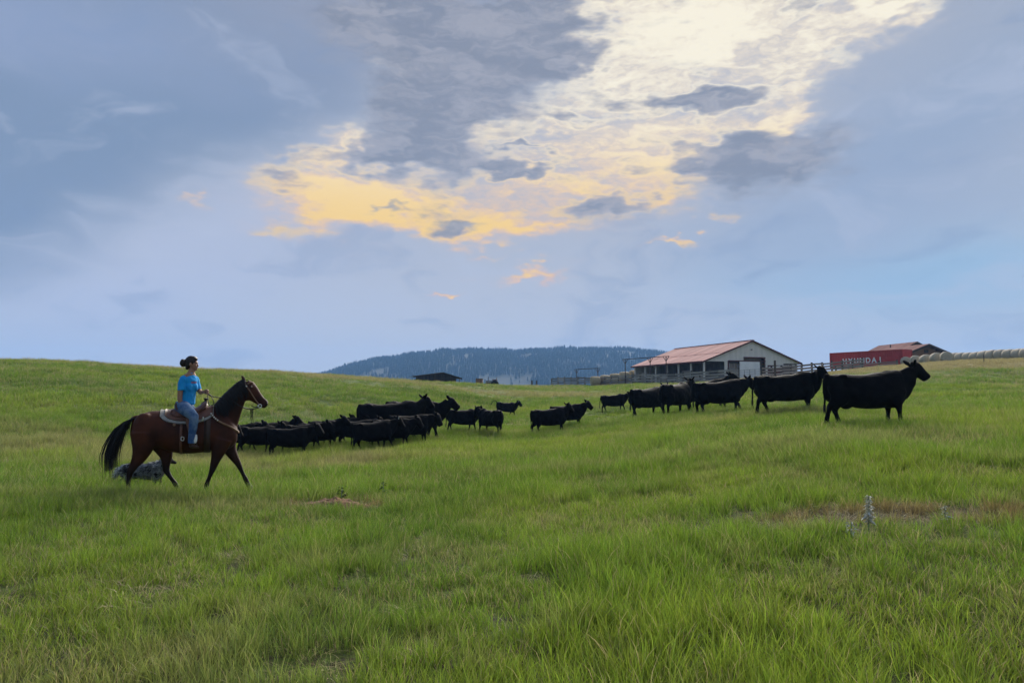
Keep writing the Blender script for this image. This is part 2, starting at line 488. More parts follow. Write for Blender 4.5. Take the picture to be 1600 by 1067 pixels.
def tuft_mesh(name, mat, nb, rad, hmin, hmax, wid, lean, droop, seg=3, dry=.08, seed=0, heads=False, flat=False):
    rg = random.Random(seed)
    vs, fs_, tint = [], [], []
    for b in range(nb):
        a = rg.uniform(0, 2 * math.pi); rr = rad * math.sqrt(rg.random())
        x0, y0 = rr * math.cos(a), rr * math.sin(a)
        h = rg.uniform(hmin, hmax) * (1 - .35 * rr / rad)
        d = rg.uniform(0, 2 * math.pi)
        if rg.random() < .6: d = a + rg.uniform(-.7, .7)
        ln = lean * rg.uniform(.2, 1.3); dr = droop * rg.uniform(.2, 1.4)
        w = wid * rg.uniform(.6, 1.3)
        fc = rg.uniform(0, math.pi); sx, sy = math.cos(fc), math.sin(fc)
        v = rg.uniform(.62, 1.28); isd = 1.0 if rg.random() < dry else rg.uniform(0, .12); hu = rg.random()
        i0 = len(vs)
        for k in range(seg + 1):
            tt = k / seg
            off = h * (ln * tt + dr * tt ** 2.5)
            zz = h * (tt - .30 * dr * tt ** 3) if not flat else h * .12 * math.sin(tt * 2.6) + .01
            if flat: off = h * tt
            px_, py_ = x0 + off * math.cos(d), y0 + off * math.sin(d)
            if flat: sx, sy = -math.sin(d), math.cos(d)
            ww = w * (1 - tt ** 1.6) * (.75 + .6 * tt if tt < .4 else 1) * .5
            zb = zz - (.03 if k == 0 and not flat else 0)
            if k < seg:
                vs += [(px_ - sx * ww, py_ - sy * ww, zb), (px_ + sx * ww, py_ + sy * ww, zb)]
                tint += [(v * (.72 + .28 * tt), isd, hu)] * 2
            else:
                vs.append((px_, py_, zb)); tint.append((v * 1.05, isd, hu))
            if k > 0:
                j = i0 + 2 * (k - 1)
                if k < seg: fs_.append((j, j + 1, j + 3, j + 2))
                else: fs_.append((j, j + 1, j + 2))
        if heads and rg.random() < .8:
            tx, ty, tz = vs[-1]; L = h * .2; hw = wid * 1.5
            for s in range(4):
                i1 = len(vs); q = tz - L + L * s * .28
                an = rg.uniform(0, 6.3)
                vs += [(tx, ty, q), (tx + hw * math.cos(an), ty + hw * math.sin(an), q + L * .2), (tx + .3 * hw * math.cos(an), ty + .3 * hw * math.sin(an), q + L * .45)]
                tint += [(1.05, 1.0, hu)] * 3
                fs_.append((i1, i1 + 1, i1 + 2))
    me = mesh_np(name, vs, fs_, True)
    ca = me.color_attributes.new('tint', 'FLOAT_COLOR', 'POINT')
    ca.data.foreach_set('color', np.array([(*t_, 1.0) for t_ in tint], np.float32).ravel())
    me.materials.append(mat)
    return me

TUFTS = []   # source tufts; only their scattered copies are in the scene
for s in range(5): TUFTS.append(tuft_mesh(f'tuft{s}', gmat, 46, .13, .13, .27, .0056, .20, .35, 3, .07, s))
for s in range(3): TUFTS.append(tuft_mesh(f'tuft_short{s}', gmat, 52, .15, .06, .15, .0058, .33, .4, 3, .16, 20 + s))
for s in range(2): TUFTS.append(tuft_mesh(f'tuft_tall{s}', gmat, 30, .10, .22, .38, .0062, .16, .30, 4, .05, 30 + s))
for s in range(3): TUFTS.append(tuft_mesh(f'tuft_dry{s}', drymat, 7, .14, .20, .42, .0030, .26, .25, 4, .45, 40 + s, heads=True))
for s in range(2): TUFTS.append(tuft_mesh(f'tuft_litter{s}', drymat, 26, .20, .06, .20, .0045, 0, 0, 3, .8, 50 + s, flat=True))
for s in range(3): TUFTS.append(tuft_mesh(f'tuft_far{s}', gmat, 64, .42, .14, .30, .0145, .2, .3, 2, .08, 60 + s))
TUFTS.append(tuft_mesh('tuft_far_dry', drymat, 16, .40, .22, .42, .012, .25, .2, 2, .8, 70, heads=True))
IDX = dict(mid=range(0, 5), short=range(5, 8), tall=range(8, 10), dry=range(10, 13), litter=range(13, 15), far=range(15, 18), fardry=range(18, 19))
tuft_obs = [bpy.data.objects.new('grass_tuft_source', m_) for m_ in TUFTS]

def pnoise(x, y, s, o):
    return np.array([mnoise.fractal(Vector((a * s + o, b * s - o, o)), 1.0, 2.0, 3) for a, b in zip(x, y)])

HALF = R(46)
pts, idxs, scl = [], [], []
def scatter(r0, r1, dens, pick):
    n = int(HALF * (r1 * r1 - r0 * r0) * dens)
    r = np.sqrt(rng.uniform(r0 * r0, r1 * r1, n)); a = rng.uniform(-HALF, HALF, n)
    x, y = r * np.sin(a), r * np.cos(a)
    pick(x, y, r)
def add(x, y, ids, sc_lo, sc_hi, mul=1.0):
    if len(x) == 0: return
    pts.append(np.stack([x, y, height(x, y) - .012], -1))
    idxs.append(rng.choice(list(ids), len(x)))
    scl.append(rng.uniform(sc_lo, sc_hi, len(x)) * mul)
q1 = gp(1370, 8.0); q2 = gp(522, 11.35)
def bare(x, y):
    a = np.exp(-(((x - q1.x - .25) / 1.7) ** 2 + ((y - q1.y) / .5) ** 2))
    b = np.exp(-(((x - q2.x) / .85) ** 2 + ((y - q2.y) / .42) ** 2))
    return np.maximum(a, b * 1.25)
def near(x, y, r):
    p = pnoise(x, y, .45, 3.0); p2 = pnoise(x, y, 1.6, 9.0)
    bz = bare(x, y); u = rng.random(len(x))
    hgt = np.clip(.80 + .36 * p + .30 * (x / np.maximum(y, 1) > .05) * (r < 8), .5, 1.45) * (1 + .75 * smooth01((r - 9) / 8))
    keep = (u > bz * .85) & (p2 > -.62 + .22 * (x < 0) * (r < 8))
    kind = rng.random(len(x))
    tallp = (p > .15) & (kind < .35)
    shortp = (~tallp) & ((p < -.12) & (kind < .75) | (kind < .16))
    m1 = keep & ~tallp & ~shortp
    add(x[m1], y[m1], IDX['mid'], .75, 1.2, hgt[m1]); m1 = keep & tallp; add(x[m1], y[m1], IDX['tall'], .75, 1.15, np.minimum(hgt[m1], 1.15))
    m1 = keep & shortp; add(x[m1], y[m1], IDX['short'], .8, 1.3, 1 + .6 * smooth01((r[m1] - 9) / 9))
    m1 = (~keep) & (u < .5); add(x[m1], y[m1], IDX['litter'], .7, 1.2)
    m1 = (bz > .3) & (rng.random(len(x)) < .22); add(x[m1], y[m1], IDX['dry'], .35, .75)
def dryp(x, y, r):
    p = pnoise(x, y, .35, 17.0); m = p > -.05
    add(x[m], y[m], IDX['dry'], .55, 1.0)
def litp(x, y, r): add(x, y, IDX['litter'], .7, 1.3)
scatter(1.3, 8, 88, near); scatter(8, 16, 70, near); scatter(16, 34, 30, near)
scatter(1.3, 8, 4.5, dryp); scatter(8, 40, 1.8, dryp); scatter(1.3, 9, 9, litp)
def far(x, y, r):
    p = pnoise(x, y, .12, 5.0)
    add(x, y, IDX['far'], .75, 1.25, np.clip(.95 + .5 * p, .6, 1.4))
def fdry(x, y, r):
    ok = (pnoise(x, y, .1, 31.) > .05) | ((y > 55) & (x < -15)) | ((x > 25) & (y > 62))
    add(x[ok], y[ok], IDX['fardry'], .7, 1.2)
scatter(32, 60, 7.0, far); scatter(60, 135, 2.6, far); scatter(36, 135, 1.1, fdry)
def sward_colour(P_, ids):
    x, y = P_[:, 0], P_[:, 1]; n = len(x)
    def mx(c, f, k): f = np.clip(f, 0, 1)[:, None]; return c * (1 - f) + np.array(k)[None] * f
    n1, n2, n3, n4 = pnoise(x, y, .11, 2.), pnoise(x * 1.0, y * .55, .42, 12.), pnoise(x * .35, y * 1.5, .25, 22.), pnoise(x, y, 1.3, 41.)
    c = np.tile(np.array(GREEN), (n, 1))
    c = mx(c, smooth01((n1 + .25) / .7) * .7, YELLOW)
    c = mx(c, smooth01((n2 - .02) / .5) * .55, DARKG)
    c = mx(c, smooth01((n3 - .12) / .45) * .34, DRY)
    n5 = pnoise(x * .22, y * 1.0, .35, 55.)
    c = mx(c, smooth01((n5 - .02) / .3) * smooth01((np.hypot(x, y) - 18) / 20) * .75, DARKG)
    c = mx(c, smooth01((n4 - .20) / .45) * .34, DRY)
    el = lambda cx, cy, rx, ry: np.exp(-(((x - cx) / rx) ** 2 + ((y - cy) / ry) ** 2))
    edge = 1 + .8 * n1
    c = mx(c, smooth01((el(bank.x + 2, bank.y - 6, 36, 21) * edge - .28) / .35) * .97, DRY)
    c = mx(c, smooth01((el(gp(1250, 92).x, 93, 20, 7) * edge - .25) / .4) * .9, DRY)
    c = mx(c, smooth01((el(crestL.x - 4, crestL.y + 5, 62, 8) * edge - .2) / .5) * .75, DRY)
    c = mx(c, smooth01((el(gp(100, 20).x, 20.5, 11, 3.2) * (1 + n2) - .25) / .5) * .5, DRY)
    c = mx(c, smooth01((bare(x, y) * (1 + .8 * n4) - .25) / .35) * .8, BROWN)
    isdry = np.isin(ids, list(IDX['dry']) + list(IDX['litter']) + list(IDX['fardry']))
    c[isdry] = np.array((.37, .31, .155)); c = mx(c, isdry * smooth01((bare(x, y) - .2) / .3) * .7, (.26, .15, .09))
    red = isdry & (rng.random(n) < .4); c[red] = np.array((.21, .115, .065))
    c *= rng.uniform(.76, 1.18, n)[:, None]
    return c.astype(np.float32)
PTS = np.vstack(pts).astype(np.float32); IDS = np.concatenate(idxs).astype(np.int32); SCL = np.concatenate(scl).astype(np.float32)

def scatter_object(name, PTS, IDS, SCL, sources, lean=.18, colour=None):
    me = bpy.data.meshes.new(name); n = len(PTS)
    me.vertices.add(n); me.vertices.foreach_set('co', PTS.ravel())
    a = me.attributes.new('pick', 'INT', 'POINT'); a.data.foreach_set('value', IDS)
    a = me.attributes.new('size', 'FLOAT', 'POINT'); a.data.foreach_set('value', SCL)
    rot = np.stack([rng.normal(0, lean, n), rng.normal(0, lean, n), rng.uniform(0, 6.283, n)], -1).astype(np.float32)
    a = me.attributes.new('turn', 'FLOAT_VECTOR', 'POINT'); a.data.foreach_set('vector', rot.ravel())
    if colour is not None:
        a = me.attributes.new('sward', 'FLOAT_COLOR', 'POINT'); a.data.foreach_set('color', np.hstack([colour, np.ones((n, 1), np.float32)]).ravel())
    o = link(name, me)
    ng = bpy.data.node_groups.new(name, 'GeometryNodeTree')
    ng.interface.new_socket('Geometry', in_out='INPUT', socket_type='NodeSocketGeometry')
    ng.interface.new_socket('Geometry', in_out='OUTPUT', socket_type='NodeSocketGeometry')
    N, Lk = ng.nodes, ng.links
    gi, go = N.new('NodeGroupInput'), N.new('NodeGroupOutput')
    g2i = N.new('GeometryNodeGeometryToInstance')
    for s in reversed(sources):
        oi = N.new('GeometryNodeObjectInfo'); oi.inputs['Object'].default_value = s; oi.transform_space = 'ORIGINAL'; oi.inputs['As Instance'].default_value = False
        Lk.new(oi.outputs['Geometry'], g2i.inputs[0])
    iop = N.new('GeometryNodeInstanceOnPoints'); iop.inputs['Pick Instance'].default_value = True
    def at(nm, ty):
        x = N.new('GeometryNodeInputNamedAttribute'); x.data_type = ty; x.inputs['Name'].default_value = nm
        return x.outputs['Attribute']
    e2r = N.new('FunctionNodeEulerToRotation'); Lk.new(at('turn', 'FLOAT_VECTOR'), e2r.inputs[0])
    Lk.new(gi.outputs[0], iop.inputs['Points']); Lk.new(g2i.outputs[0], iop.inputs['Instance'])
    Lk.new(at('pick', 'INT'), iop.inputs['Instance Index']); Lk.new(e2r.outputs[0], iop.inputs['Rotation']); Lk.new(at('size', 'FLOAT'), iop.inputs['Scale'])
    Lk.new(iop.outputs[0], go.inputs[0])
    md = o.modifiers.new('scatter', 'NODES'); md.node_group = ng
    return o
grass = scatter_object('pasture_grass', PTS, IDS, SCL, tuft_obs, colour=sward_colour(PTS, IDS))
tag(grass, 'tall green pasture grass with dry stems covering the whole slope', 'grass', kind='stuff')

# ------------------------------------------------------------------ body building: lofted tubes fused into one skin
class Skin:
    def __init__(s): s.v, s.f = [], []
    def rings(s, rings, cap=True):
        n = len(rings[0]); base = len(s.v)
        for r in rings: s.v += [tuple(p) for p in r]
        for i in range(len(rings) - 1):
            for j in range(n):
                k = (j + 1) % n
                s.f.append((base + i * n + j, base + i * n + k, base + (i + 1) * n + k, base + (i + 1) * n + j))
        for i, sgn in ((0, -1), (len(rings) - 1, 1)):
            c = sum((Vector(p) for p in rings[i]), Vector()) / n
            s.v.append(tuple(c)); ci = len(s.v) - 1
            for j in range(n):
                k = (j + 1) % n
                s.f.append((ci, base + i * n + j, base + i * n + k) if sgn > 0 else (ci, base + i * n + k, base + i * n + j))
    def tube(s, pts, n=12, sub=3):
        """pts: (x, y, z, r_in_plane, r_lateral); smooth chain with elliptical sections"""
        pts = smooth_chain(pts, sub)
        rs = []
        for i, p in enumerate(pts):
            a = Vector(pts[max(i - 1, 0)][:3]); b = Vector(pts[min(i + 1, len(pts) - 1)][:3])
            t_ = (b - a).normalized()
            lat = Vector((0, 1, 0)) - t_ * t_.y
            if lat.length < .25: lat = Vector((1, 0, 0)) - t_ * t_.x
            lat.normalize(); nn = t_.cross(lat)
            c = Vector(p[:3])
            rs.append([c + nn * (p[3] * math.cos(q)) + lat * (p[4] * math.sin(q)) for q in [2 * math.pi * k / n for k in range(n)]])
        s.rings(rs)
    def slabs(s, secs, n=20, sub=3, pw=2.3):
        """vertical sections along x: (x, z_top, z_bottom, half_width)"""
        secs = smooth_chain(secs, sub); rs = []
        for x, zt, zb, w in secs:
            zc, h = (zt + zb) / 2, (zt - zb) / 2
            r = []
            for k in range(n):
                q = 2 * math.pi * k / n; c, si = math.cos(q), math.sin(q)
                e = 2 / pw
                r.append((x, math.copysign(abs(si) ** e, si) * w, zc + math.copysign(abs(c) ** e, c) * h))
            rs.append(r)
        s.rings(rs)
    def ball(s, c, rx, ry, rz, n=10):
        rs = []
        for i in range(1, n):
            th = math.pi * i / n
            rs.append([(c[0] + rx * math.sin(th) * math.cos(q), c[1] + ry * math.sin(th) * math.sin(q), c[2] + rz * math.cos(th)) for q in [2 * math.pi * k / 12 for k in range(12)]])
        s.rings(rs)
    def build(s, name, voxel, smooth=4, fac=.5):
        me = bpy.data.meshes.new(name)
        me.from_pydata(s.v, [], s.f)
        bm = bmesh.new(); bm.from_mesh(me); bmesh.ops.recalc_face_normals(bm, faces=bm.faces[:]); bm.to_mesh(me); bm.free()
        o = bpy.data.objects.new(name, me); col.objects.link(o)
        r = o.modifiers.new('r', 'REMESH'); r.mode = 'VOXEL'; r.voxel_size = voxel
        if smooth:
            k = o.modifiers.new('s', 'SMOOTH'); k.iterations = smooth; k.factor = fac
        dg = bpy.context.evaluated_depsgraph_get()
        out = bpy.data.meshes.new_from_object(o.evaluated_get(dg))
        bpy.data.objects.remove(o); bpy.data.meshes.remove(me)
        out.name = name
        out.polygons.foreach_set('use_smooth', [True] * len(out.polygons))
        return out

def smooth_chain(pts, sub):
    """Catmull-Rom through tuples"""
    P_ = [np.array(p, float) for p in pts]; out = []
    for i in range(len(P_) - 1):
        p0 = P_[max(i - 1, 0)]; p1 = P_[i]; p2 = P_[i + 1]; p3 = P_[min(i + 2, len(P_) - 1)]
        for k in range(sub):
            u = k / sub
            q = .5 * ((2 * p1) + (-p0 + p2) * u + (2 * p0 - 5 * p1 + 4 * p2 - p3) * u * u + (-p0 + 3 * p1 - 3 * p2 + p3) * u ** 3)
            if len(q) == 5: q[3:] = np.maximum(q[3:], np.minimum(p1[3:], p2[3:]) * .9)
            out.append(tuple(q))
    out.append(tuple(P_[-1]))
    return out

def map_verts(me, fn):
    n = len(me.vertices); a = np.empty(n * 3, np.float32); me.vertices.foreach_get('co', a)
    a = fn(a.reshape(-1, 3).astype(float)); me.vertices.foreach_set('co', a.astype(np.float32).ravel()); me.update()

def strip_mesh(name, strands, mat, w=.01, n=3):
    """hair: each strand a tapered three-sided lock; strands = list of point lists (optionally width)"""
    vs, fs_ = [], []
    for st_ in strands:
        pl, ww = st_
        m_ = len(pl); b = len(vs)
        for i, p in enumerate(pl):
            a = Vector(pl[max(i - 1, 0)]); c = Vector(pl[min(i + 1, m_ - 1)]); t_ = (c - a).normalized()
            l = t_.orthogonal().normalized(); k = t_.cross(l)
            r = ww * (1 - .85 * (i / (m_ - 1)) ** 1.5)
            for j in range(n):
                q = 2 * math.pi * j / n
                vs.append(Vector(p) + l * r * math.cos(q) + k * r * math.sin(q))
        for i in range(m_ - 1):
            for j in range(n):
                k = (j + 1) % n
                fs_.append((b + i * n + j, b + i * n + k, b + (i + 1) * n + k, b + (i + 1) * n + j))
    me = mesh_np(name, vs, fs_); me.materials.append(mat)
    return me

def loop_tube(pts, r, n=6, closed=False, sub=3, rl=None):
    """plain cord or strap as verts, faces"""
    s = Skin()
    s.tube([(p[0], p[1], p[2], r, rl or r) for p in pts], n, sub)
    return s.v, s.f

# ------------------------------------------------------------------ cattle
hide = new_mat('black_hide', (.006, .006, .008), .72, .05)
fz = noise_fac(hide, 4, 5, .6, 'Object', .35, .7)
lk(hide, mixc(hide, fz, (.0030, .0030, .0042), (.0075, .0070, .0080)), hide.node_tree.nodes['Principled BSDF'].inputs['Base Color'])
hb = nd(hide, 'ShaderNodeBump'); hb.inputs['Strength'].default_value = .25; hb.inputs['Distance'].default_value = .02
lk(hide, noise_fac(hide, 28, 4, .6, 'Object', .2, .8, (1, 1, .35)), hb.inputs['Height']); lk(hide, hb.outputs[0], hide.node_tree.nodes['Principled BSDF'].inputs['Normal'])
hairm = new_mat('black_hair', (.008, .007, .008), .5, .3)
tagm = new_mat('white_tag', (.75, .74, .70), .5)
tag_y = new_mat('yellow_tag', (.70, .55, .12), .5)
eyem = new_mat('dark_eye', (.01, .008, .007), .08, .6)

def cow_parts(calf=False, legs=(0, 0, 0, 0), tail='down', turn=0, nod=0, udder=True, ntag=None):
    """legs: swing in degrees (near fore, far fore, near hind, far hind); x forward, y left"""
    s = Skin()
    bd = .98 if calf else 1.0; bw = .88 if calf else 1.0
    secs = [(-.99, 1.22, .86, .10), (-.95, 1.30, .70, .20), (-.82, 1.345, .58, .27), (-.60, 1.355, .53, .315), (-.30, 1.31, .46, .36), (.02, 1.315, .415, .385),
            (.32, 1.33, .405, .37), (.55, 1.365, .415, .335), (.75, 1.39, .405, .30), (.92, 1.385, .42, .26), (1.03, 1.35, .52, .20), (1.10, 1.27, .68, .13)]
    s.slabs([(x, zt, zt - (zt - zb) * bd, w * bw) for x, zt, zb, w in secs])
    hs = 1.22 if calf else 1.06
    # neck and head
    s.tube([(.76, 0, .92, .46, .22), (.98, 0, 1.00, .40, .185), (1.17, 0, 1.12, .305, .155), (1.32, 0, 1.24, .225, .135), (1.42, 0, 1.32, .18, .125)], 16)
    h = [(1.40, 0, 1.40, .13, .125), (1.48, 0, 1.355, .172, .135), (1.565, 0, 1.265, .152, .118), (1.635, 0, 1.185, .134, .106), (1.69, 0, 1.13, .126, .108), (1.73, 0, 1.085, .120, .104), (1.752, 0, 1.06, .092, .084)]
    s.tube([(1.42 + (x - 1.42) * hs, y, 1.38 + (z - 1.38) * hs, a * hs, b * hs) for x, y, z, a, b in h], 14)
    s.ball((1.45, 0, 1.50), .06, .075, .06)
    for sd in (-1, 1):     # ears
        s.tube([(1.42, sd * .09, 1.45, .04, .036), (1.40, sd * .16, 1.51, .070, .030), (1.375, sd * .225, 1.565, .062, .026), (1.355, sd * .275, 1.60, .022, .014)], 10)
    # shoulder, haunch muscle, hip bones
    for sd in (-1, 1):
        s.ball((.78, sd * .17, .95), .22, .13, .34); s.ball((-.72, sd * .17, .98), .22, .14, .34); s.ball((-.62, sd * .21, 1.265), .12, .09, .08)
    s.ball((-.93, 0, 1.29), .09, .07, .07); s.ball((.72, 0, 1.335), .26, .09, .07)
    if udder and not calf: s.ball((-.48, 0, .55), .17, .14, .13)
    lw = 1.12 if calf else 1.28
    sp = [(.79, -1, 0), (.79, 1, 1), (-.70, -1, 2), (-.70, 1, 3)]
    for x0, sd, i in sp:
        if i < 2:
            ch = [(.79, .17, .85, .21, .11), (.78, .185, .66, .16, .095), (.775, .185, .52, .10, .075), (.80, .175, .385, .062, .057), (.80, .17, .25, .043, .042), (.80, .17, .13, .050, .047), (.815, .17, .06, .046, .05), (.83, .17, .0, .062, .062), (.835, .17, -.02, .06, .06)]
            piv = (.79, .85)
        else:
            ch = [(-.69, .16, .95, .26, .15), (-.68, .185, .76, .23, .13), (-.70, .19, .60, .155, .10), (-.775, .18, .475, .085, .062), (-.80, .175, .415, .064, .052), (-.785, .17, .27, .046, .043), (-.77, .17, .13, .052, .048), (-.755, .17, .06, .047, .05), (-.735, .17, .0, .064, .062), (-.73, .17, -.02, .06, .06)]
            piv = (-.68, .95)
        a = R(legs[i]); out = []
        for x, y, z, r1, r2 in ch:
            k = min(1, max(0, (piv[1] - z) / .25))
            ex, ez = x - piv[0], z - piv[1]
            qx = piv[0] + ex * math.cos(a * k) - ez * math.sin(a * k); qz = piv[1] + ex * math.sin(a * k) + ez * math.cos(a * k)
            out.append((qx, sd * y, max(qz, -.02) if z < .1 else qz, r1 * lw, r2 * lw))
        s.tube(out, 10)
    # tail
    if tail == 'down': tl = [(-.95, 0, 1.27), (-1.03, .01, 1.18), (-1.045, .01, .95), (-1.03, .02, .72), (-1.05, .02, .52)]
    elif tail == 'up': tl = [(-.95, 0, 1.27), (-1.05, .0, 1.42), (-1.22, .02, 1.46), (-1.38, .03, 1.34), (-1.50, .04, 1.16)]
    else: tl = [(-.95, 0, 1.27), (-1.04, -.02, 1.15), (-1.09, -.05, .92), (-1.14, -.09, .70), (-1.17, -.11, .52)]
    s.tube([(x, y, z, .042 - .010 * i / 4, .042 - .010 * i / 4) for i, (x, y, z) in enumerate(tl)], 8)
    body = s.build('body', .024, 5)
    tx, ty, tz = tl[-1]; d = Vector(tl[-1]) - Vector(tl[-2]); d.normalize()
    rg = random.Random(5)
    switch = []
    for i in range(26):
        o = Vector((rg.uniform(-.03, .03), rg.uniform(-.03, .03), rg.uniform(-.02, .1)))
        p0 = Vector(tl[-1]) + o * .5 - d * .05; L = rg.uniform(.16, .30)
        dn = Vector((0, 0, -1)) if tail != 'up' else (d * .6 + Vector((0, 0, -.6)))
        switch.append(([p0, p0 + (d + dn) * .5 * L * .5 + o * .4, p0 + dn * L + o], .012))
    sw = strip_mesh('tail_switch', switch, hairm)
    tg = []
    for sd in ntag or ():
        c = Vector((1.43, sd * .20, 1.47))
        tg.append([c + Vector((.012, dy_, dz_)) for dy_, dz_ in ((-.045, .055), (.045, .055), (.05, -.055), (-.05, -.055))])
    def pose(p):
        q = p.copy(); x = p[:, 0].copy()
        for ax_ in (1, 2): q[:, ax_] += (.014 * np.sin(p[:, 0] * 9 + p[:, 2] * 7 + legs[0]) * np.sin(p[:, 2] * 8 + p[:, 1] * 5) + .006 * np.sin(p[:, 0] * 23 + 2) * np.sin(p[:, 2] * 17)) * (p[:, 2] > .45)
        k = smooth01((x - .85) / .5) * (p[:, 2] > .4)
        an = R(nod) * k; cx, cz = .95, 1.20
        ex, ez = q[:, 0] - cx, q[:, 2] - cz
        nx_ = cx + ex * np.cos(an) - ez * np.sin(an); nz_ = cz + ex * np.sin(an) + ez * np.cos(an)
        q[:, 0], q[:, 2] = nx_, nz_
        an = R(turn) * smooth01((x - .85) / .62) * (p[:, 2] > .4)
        ex, ey = q[:, 0] - 1.0, q[:, 1]
        q[:, 0], q[:, 1] = 1.0 + ex * np.cos(an) - ey * np.sin(an), ex * np.sin(an) + ey * np.cos(an)
        if calf:
            q[:, 0] = np.where(q[:, 0] > .2, .2 + (q[:, 0] - .2) * .93, q[:, 0])
            q[:, 0] *= .93
        return q
    map_verts(body, pose); map_verts(sw, pose)
    tms = []
    for t4 in tg:
        f_ = np.array([tuple(p) for p in t4]); b_ = f_ - np.array([.006, 0, 0])
        a8 = pose(np.vstack([f_, b_]))
        tms.append(mesh_np('ear_tag', a8, [(0, 1, 2, 3), (7, 6, 5, 4), (0, 4, 5, 1), (1, 5, 6, 2), (2, 6, 7, 3), (3, 7, 4, 0)], False))
    eyes = []
    for sd in (-1, 1):
        e = Skin(); e.ball((1.53, sd * .108 * hs, 1.345 + .01), .022, .016, .020, 6)
        me = mesh_np('eye', e.v, e.f); map_verts(me, pose); eyes.append(me)
    return body, sw, tms, eyes

def make_cattle(kind, label, px, D, heading, scale, group=None, tagmat=None, roll=0, **kw):
    body, sw, tms, eyes = cow_parts(calf=(kind == 'calf'), **kw)
    body.materials.append(hide)
    o = link(kind, body)
    g = gp(px, D)
    hd = R(heading); f = Vector((math.cos(hd), math.sin(hd)))
    L = .7 * scale
    a, b = hz(g.x + f.x * L, g.y + f.y * L), hz(g.x - f.x * L, g.y - f.y * L)
    o.location = (g.x, g.y, (a + b) / 2 + .01)
    o.rotation_euler = Matrix.Rotation(hd, 3, 'Z').to_euler()
    o.rotation_euler.rotate_axis('Y', -math.atan2(a - b, 2 * L))
    o.scale = (scale,) * 3
    tag(o, label, kind, group)
    link('tail_switch', sw, o)
    for t_ in tms:
        t_.materials.append(tagmat or tagm); link('ear_tag', t_, o)
    for e in eyes:
        e.materials.append(eyem); link('eye', e, o)
    return o

HERD = 'black cattle walking across the pasture'
W1, W2, W3, W4 = (14, -12, -16, 12), (-12, 12, 10, -14), (4, -4, -6, 5), (18, -8, -20, 16)
CAT = [
 ('cow', 'lead black cow with raised head walking ahead of all the others', 1349, 18.9, 4, .97, dict(legs=(5, -6, -24, 10), tail='down', nod=6)),
 ('cow', 'black cow second in line with its head turned back over its shoulder', 1226, 25.8, 2, 1.0, dict(legs=(-5, 6, -20, 16), tail='swing', turn=-68, nod=2)),
 ('cow', 'black cow below the barn door with lowered muzzle, nose to the next cow\'s tail', 1121, 31.0, 10, 1.0, dict(legs=(-8, 22, 4, -4), tail='down', nod=-10)),
 ('cow', 'black cow mostly hidden, only its ears over the back of the third cow', 1103, 36.5, 0, 1.0, dict(legs=W3, nod=8)),
 ('cow', 'black cow seen from behind at an angle beside the cow below the barn', 1054, 33.0, 48, 1.02, dict(legs=(8, -6, -8, 8), tail='down', nod=4)),
 ('cow', 'black cow with arched rump just behind the small calf below the fence', 1009, 35.6, 38, 1.0, dict(legs=W4, tail='down', nod=-4)),
 ('calf', 'small black calf at the tail of the cow group below the hay bales', 958, 41.0, 4, .70, dict(legs=W1, tail='swing', nod=-6)),
 ('calf', 'larger black calf of the pair standing apart in the middle of the field', 858, 30.6, 14, .76, dict(legs=W2, tail='down', turn=24, nod=2)),
 ('calf', 'black calf with a white ear tag half behind its larger partner', 886, 33.0, 2, .74, dict(legs=W3, nod=0, ntag=(-1,))),
 ('calf', 'small black calf trotting alone with its tail raised', 789, 47.5, 16, .66, dict(legs=(20, -18, -20, 20), tail='up', nod=8, ntag=(-1,))),
 ('calf', 'black calf walking behind the calf that stands rump towards the big cows', 721, 31.5, 26, .70, dict(legs=W1, tail='down', nod=-4)),
 ('calf', 'stout black calf turned away with its rump towards the open field', 767, 30.6, 128, .74, dict(legs=W2, tail='down', nod=-4)),
 ('cow', 'tall black cow with head up at the front of the rear bunch', 643, 28.6, 2, 1.0, dict(legs=W1, nod=6)),
 ('cow', 'broad black cow with highest back in the rear bunch of cattle', 607, 27.2, 12, 1.02, dict(legs=W2, tail='down', turn=30, nod=4)),
 ('calf', 'black calf pressed against the near side of the two large rear cows', 640, 26.0, 16, .74, dict(legs=W3, nod=-12)),
 ('calf', 'black calf with a white ear tag walking in front of the broad rear cow', 584, 24.2, 30, .70, dict(legs=W4, nod=-4, ntag=(-1, 1))),
 ('calf', 'black calf with pricked ears in the middle of the bunch ahead of the horse', 499, 25.0, 18, .68, dict(legs=W1, nod=6, ntag=(1,))),
 ('calf', 'black calf hidden behind two others, in front of the tagged calf', 536, 26.4, 14, .68, dict(legs=W2, nod=-6)),
 ('calf', 'black calf nearest the horse\'s nose showing its full side', 453, 23.2, 16, .66, dict(legs=W3, tail='down', nod=-2)),
 ('calf', 'black calf with only its ears showing over the calf by the horse\'s nose', 424, 25.6, 30, .70, dict(legs=W2, nod=10)),
 ('calf', 'black calf rump-on just ahead of the horse\'s chest', 402, 23.8, 40, .65, dict(legs=W1, tail='down', nod=4)),
 ('calf', 'black calf partly covered by the horse\'s chest', 372, 24.5, 12, .66, dict(legs=W4, tail='down', nod=-4)),
 ('calf', 'black calf squeezed between the side-on calf and the pricked-ear calf', 474, 24.6, 20, .66, dict(legs=W1, nod=-8)),
 ('calf', 'black calf tucked between the hidden calf and the tagged calf', 556, 25.6, 22, .66, dict(legs=W3, nod=-4)),
 ('calf', 'black calf in the second row just beyond the pricked-ear calf', 514, 26.6, 12, .68, dict(legs=W4, nod=2)),
 ('calf', 'black calf between the tagged calf and the calf pressed against the large cows', 612, 25.2, 14, .68, dict(legs=W2, nod=-6)),
 ('calf', 'black calf behind the horse, its legs showing under the horse\'s belly', 318, 22.4, 8, .70, dict(legs=W2, nod=-6)),
]
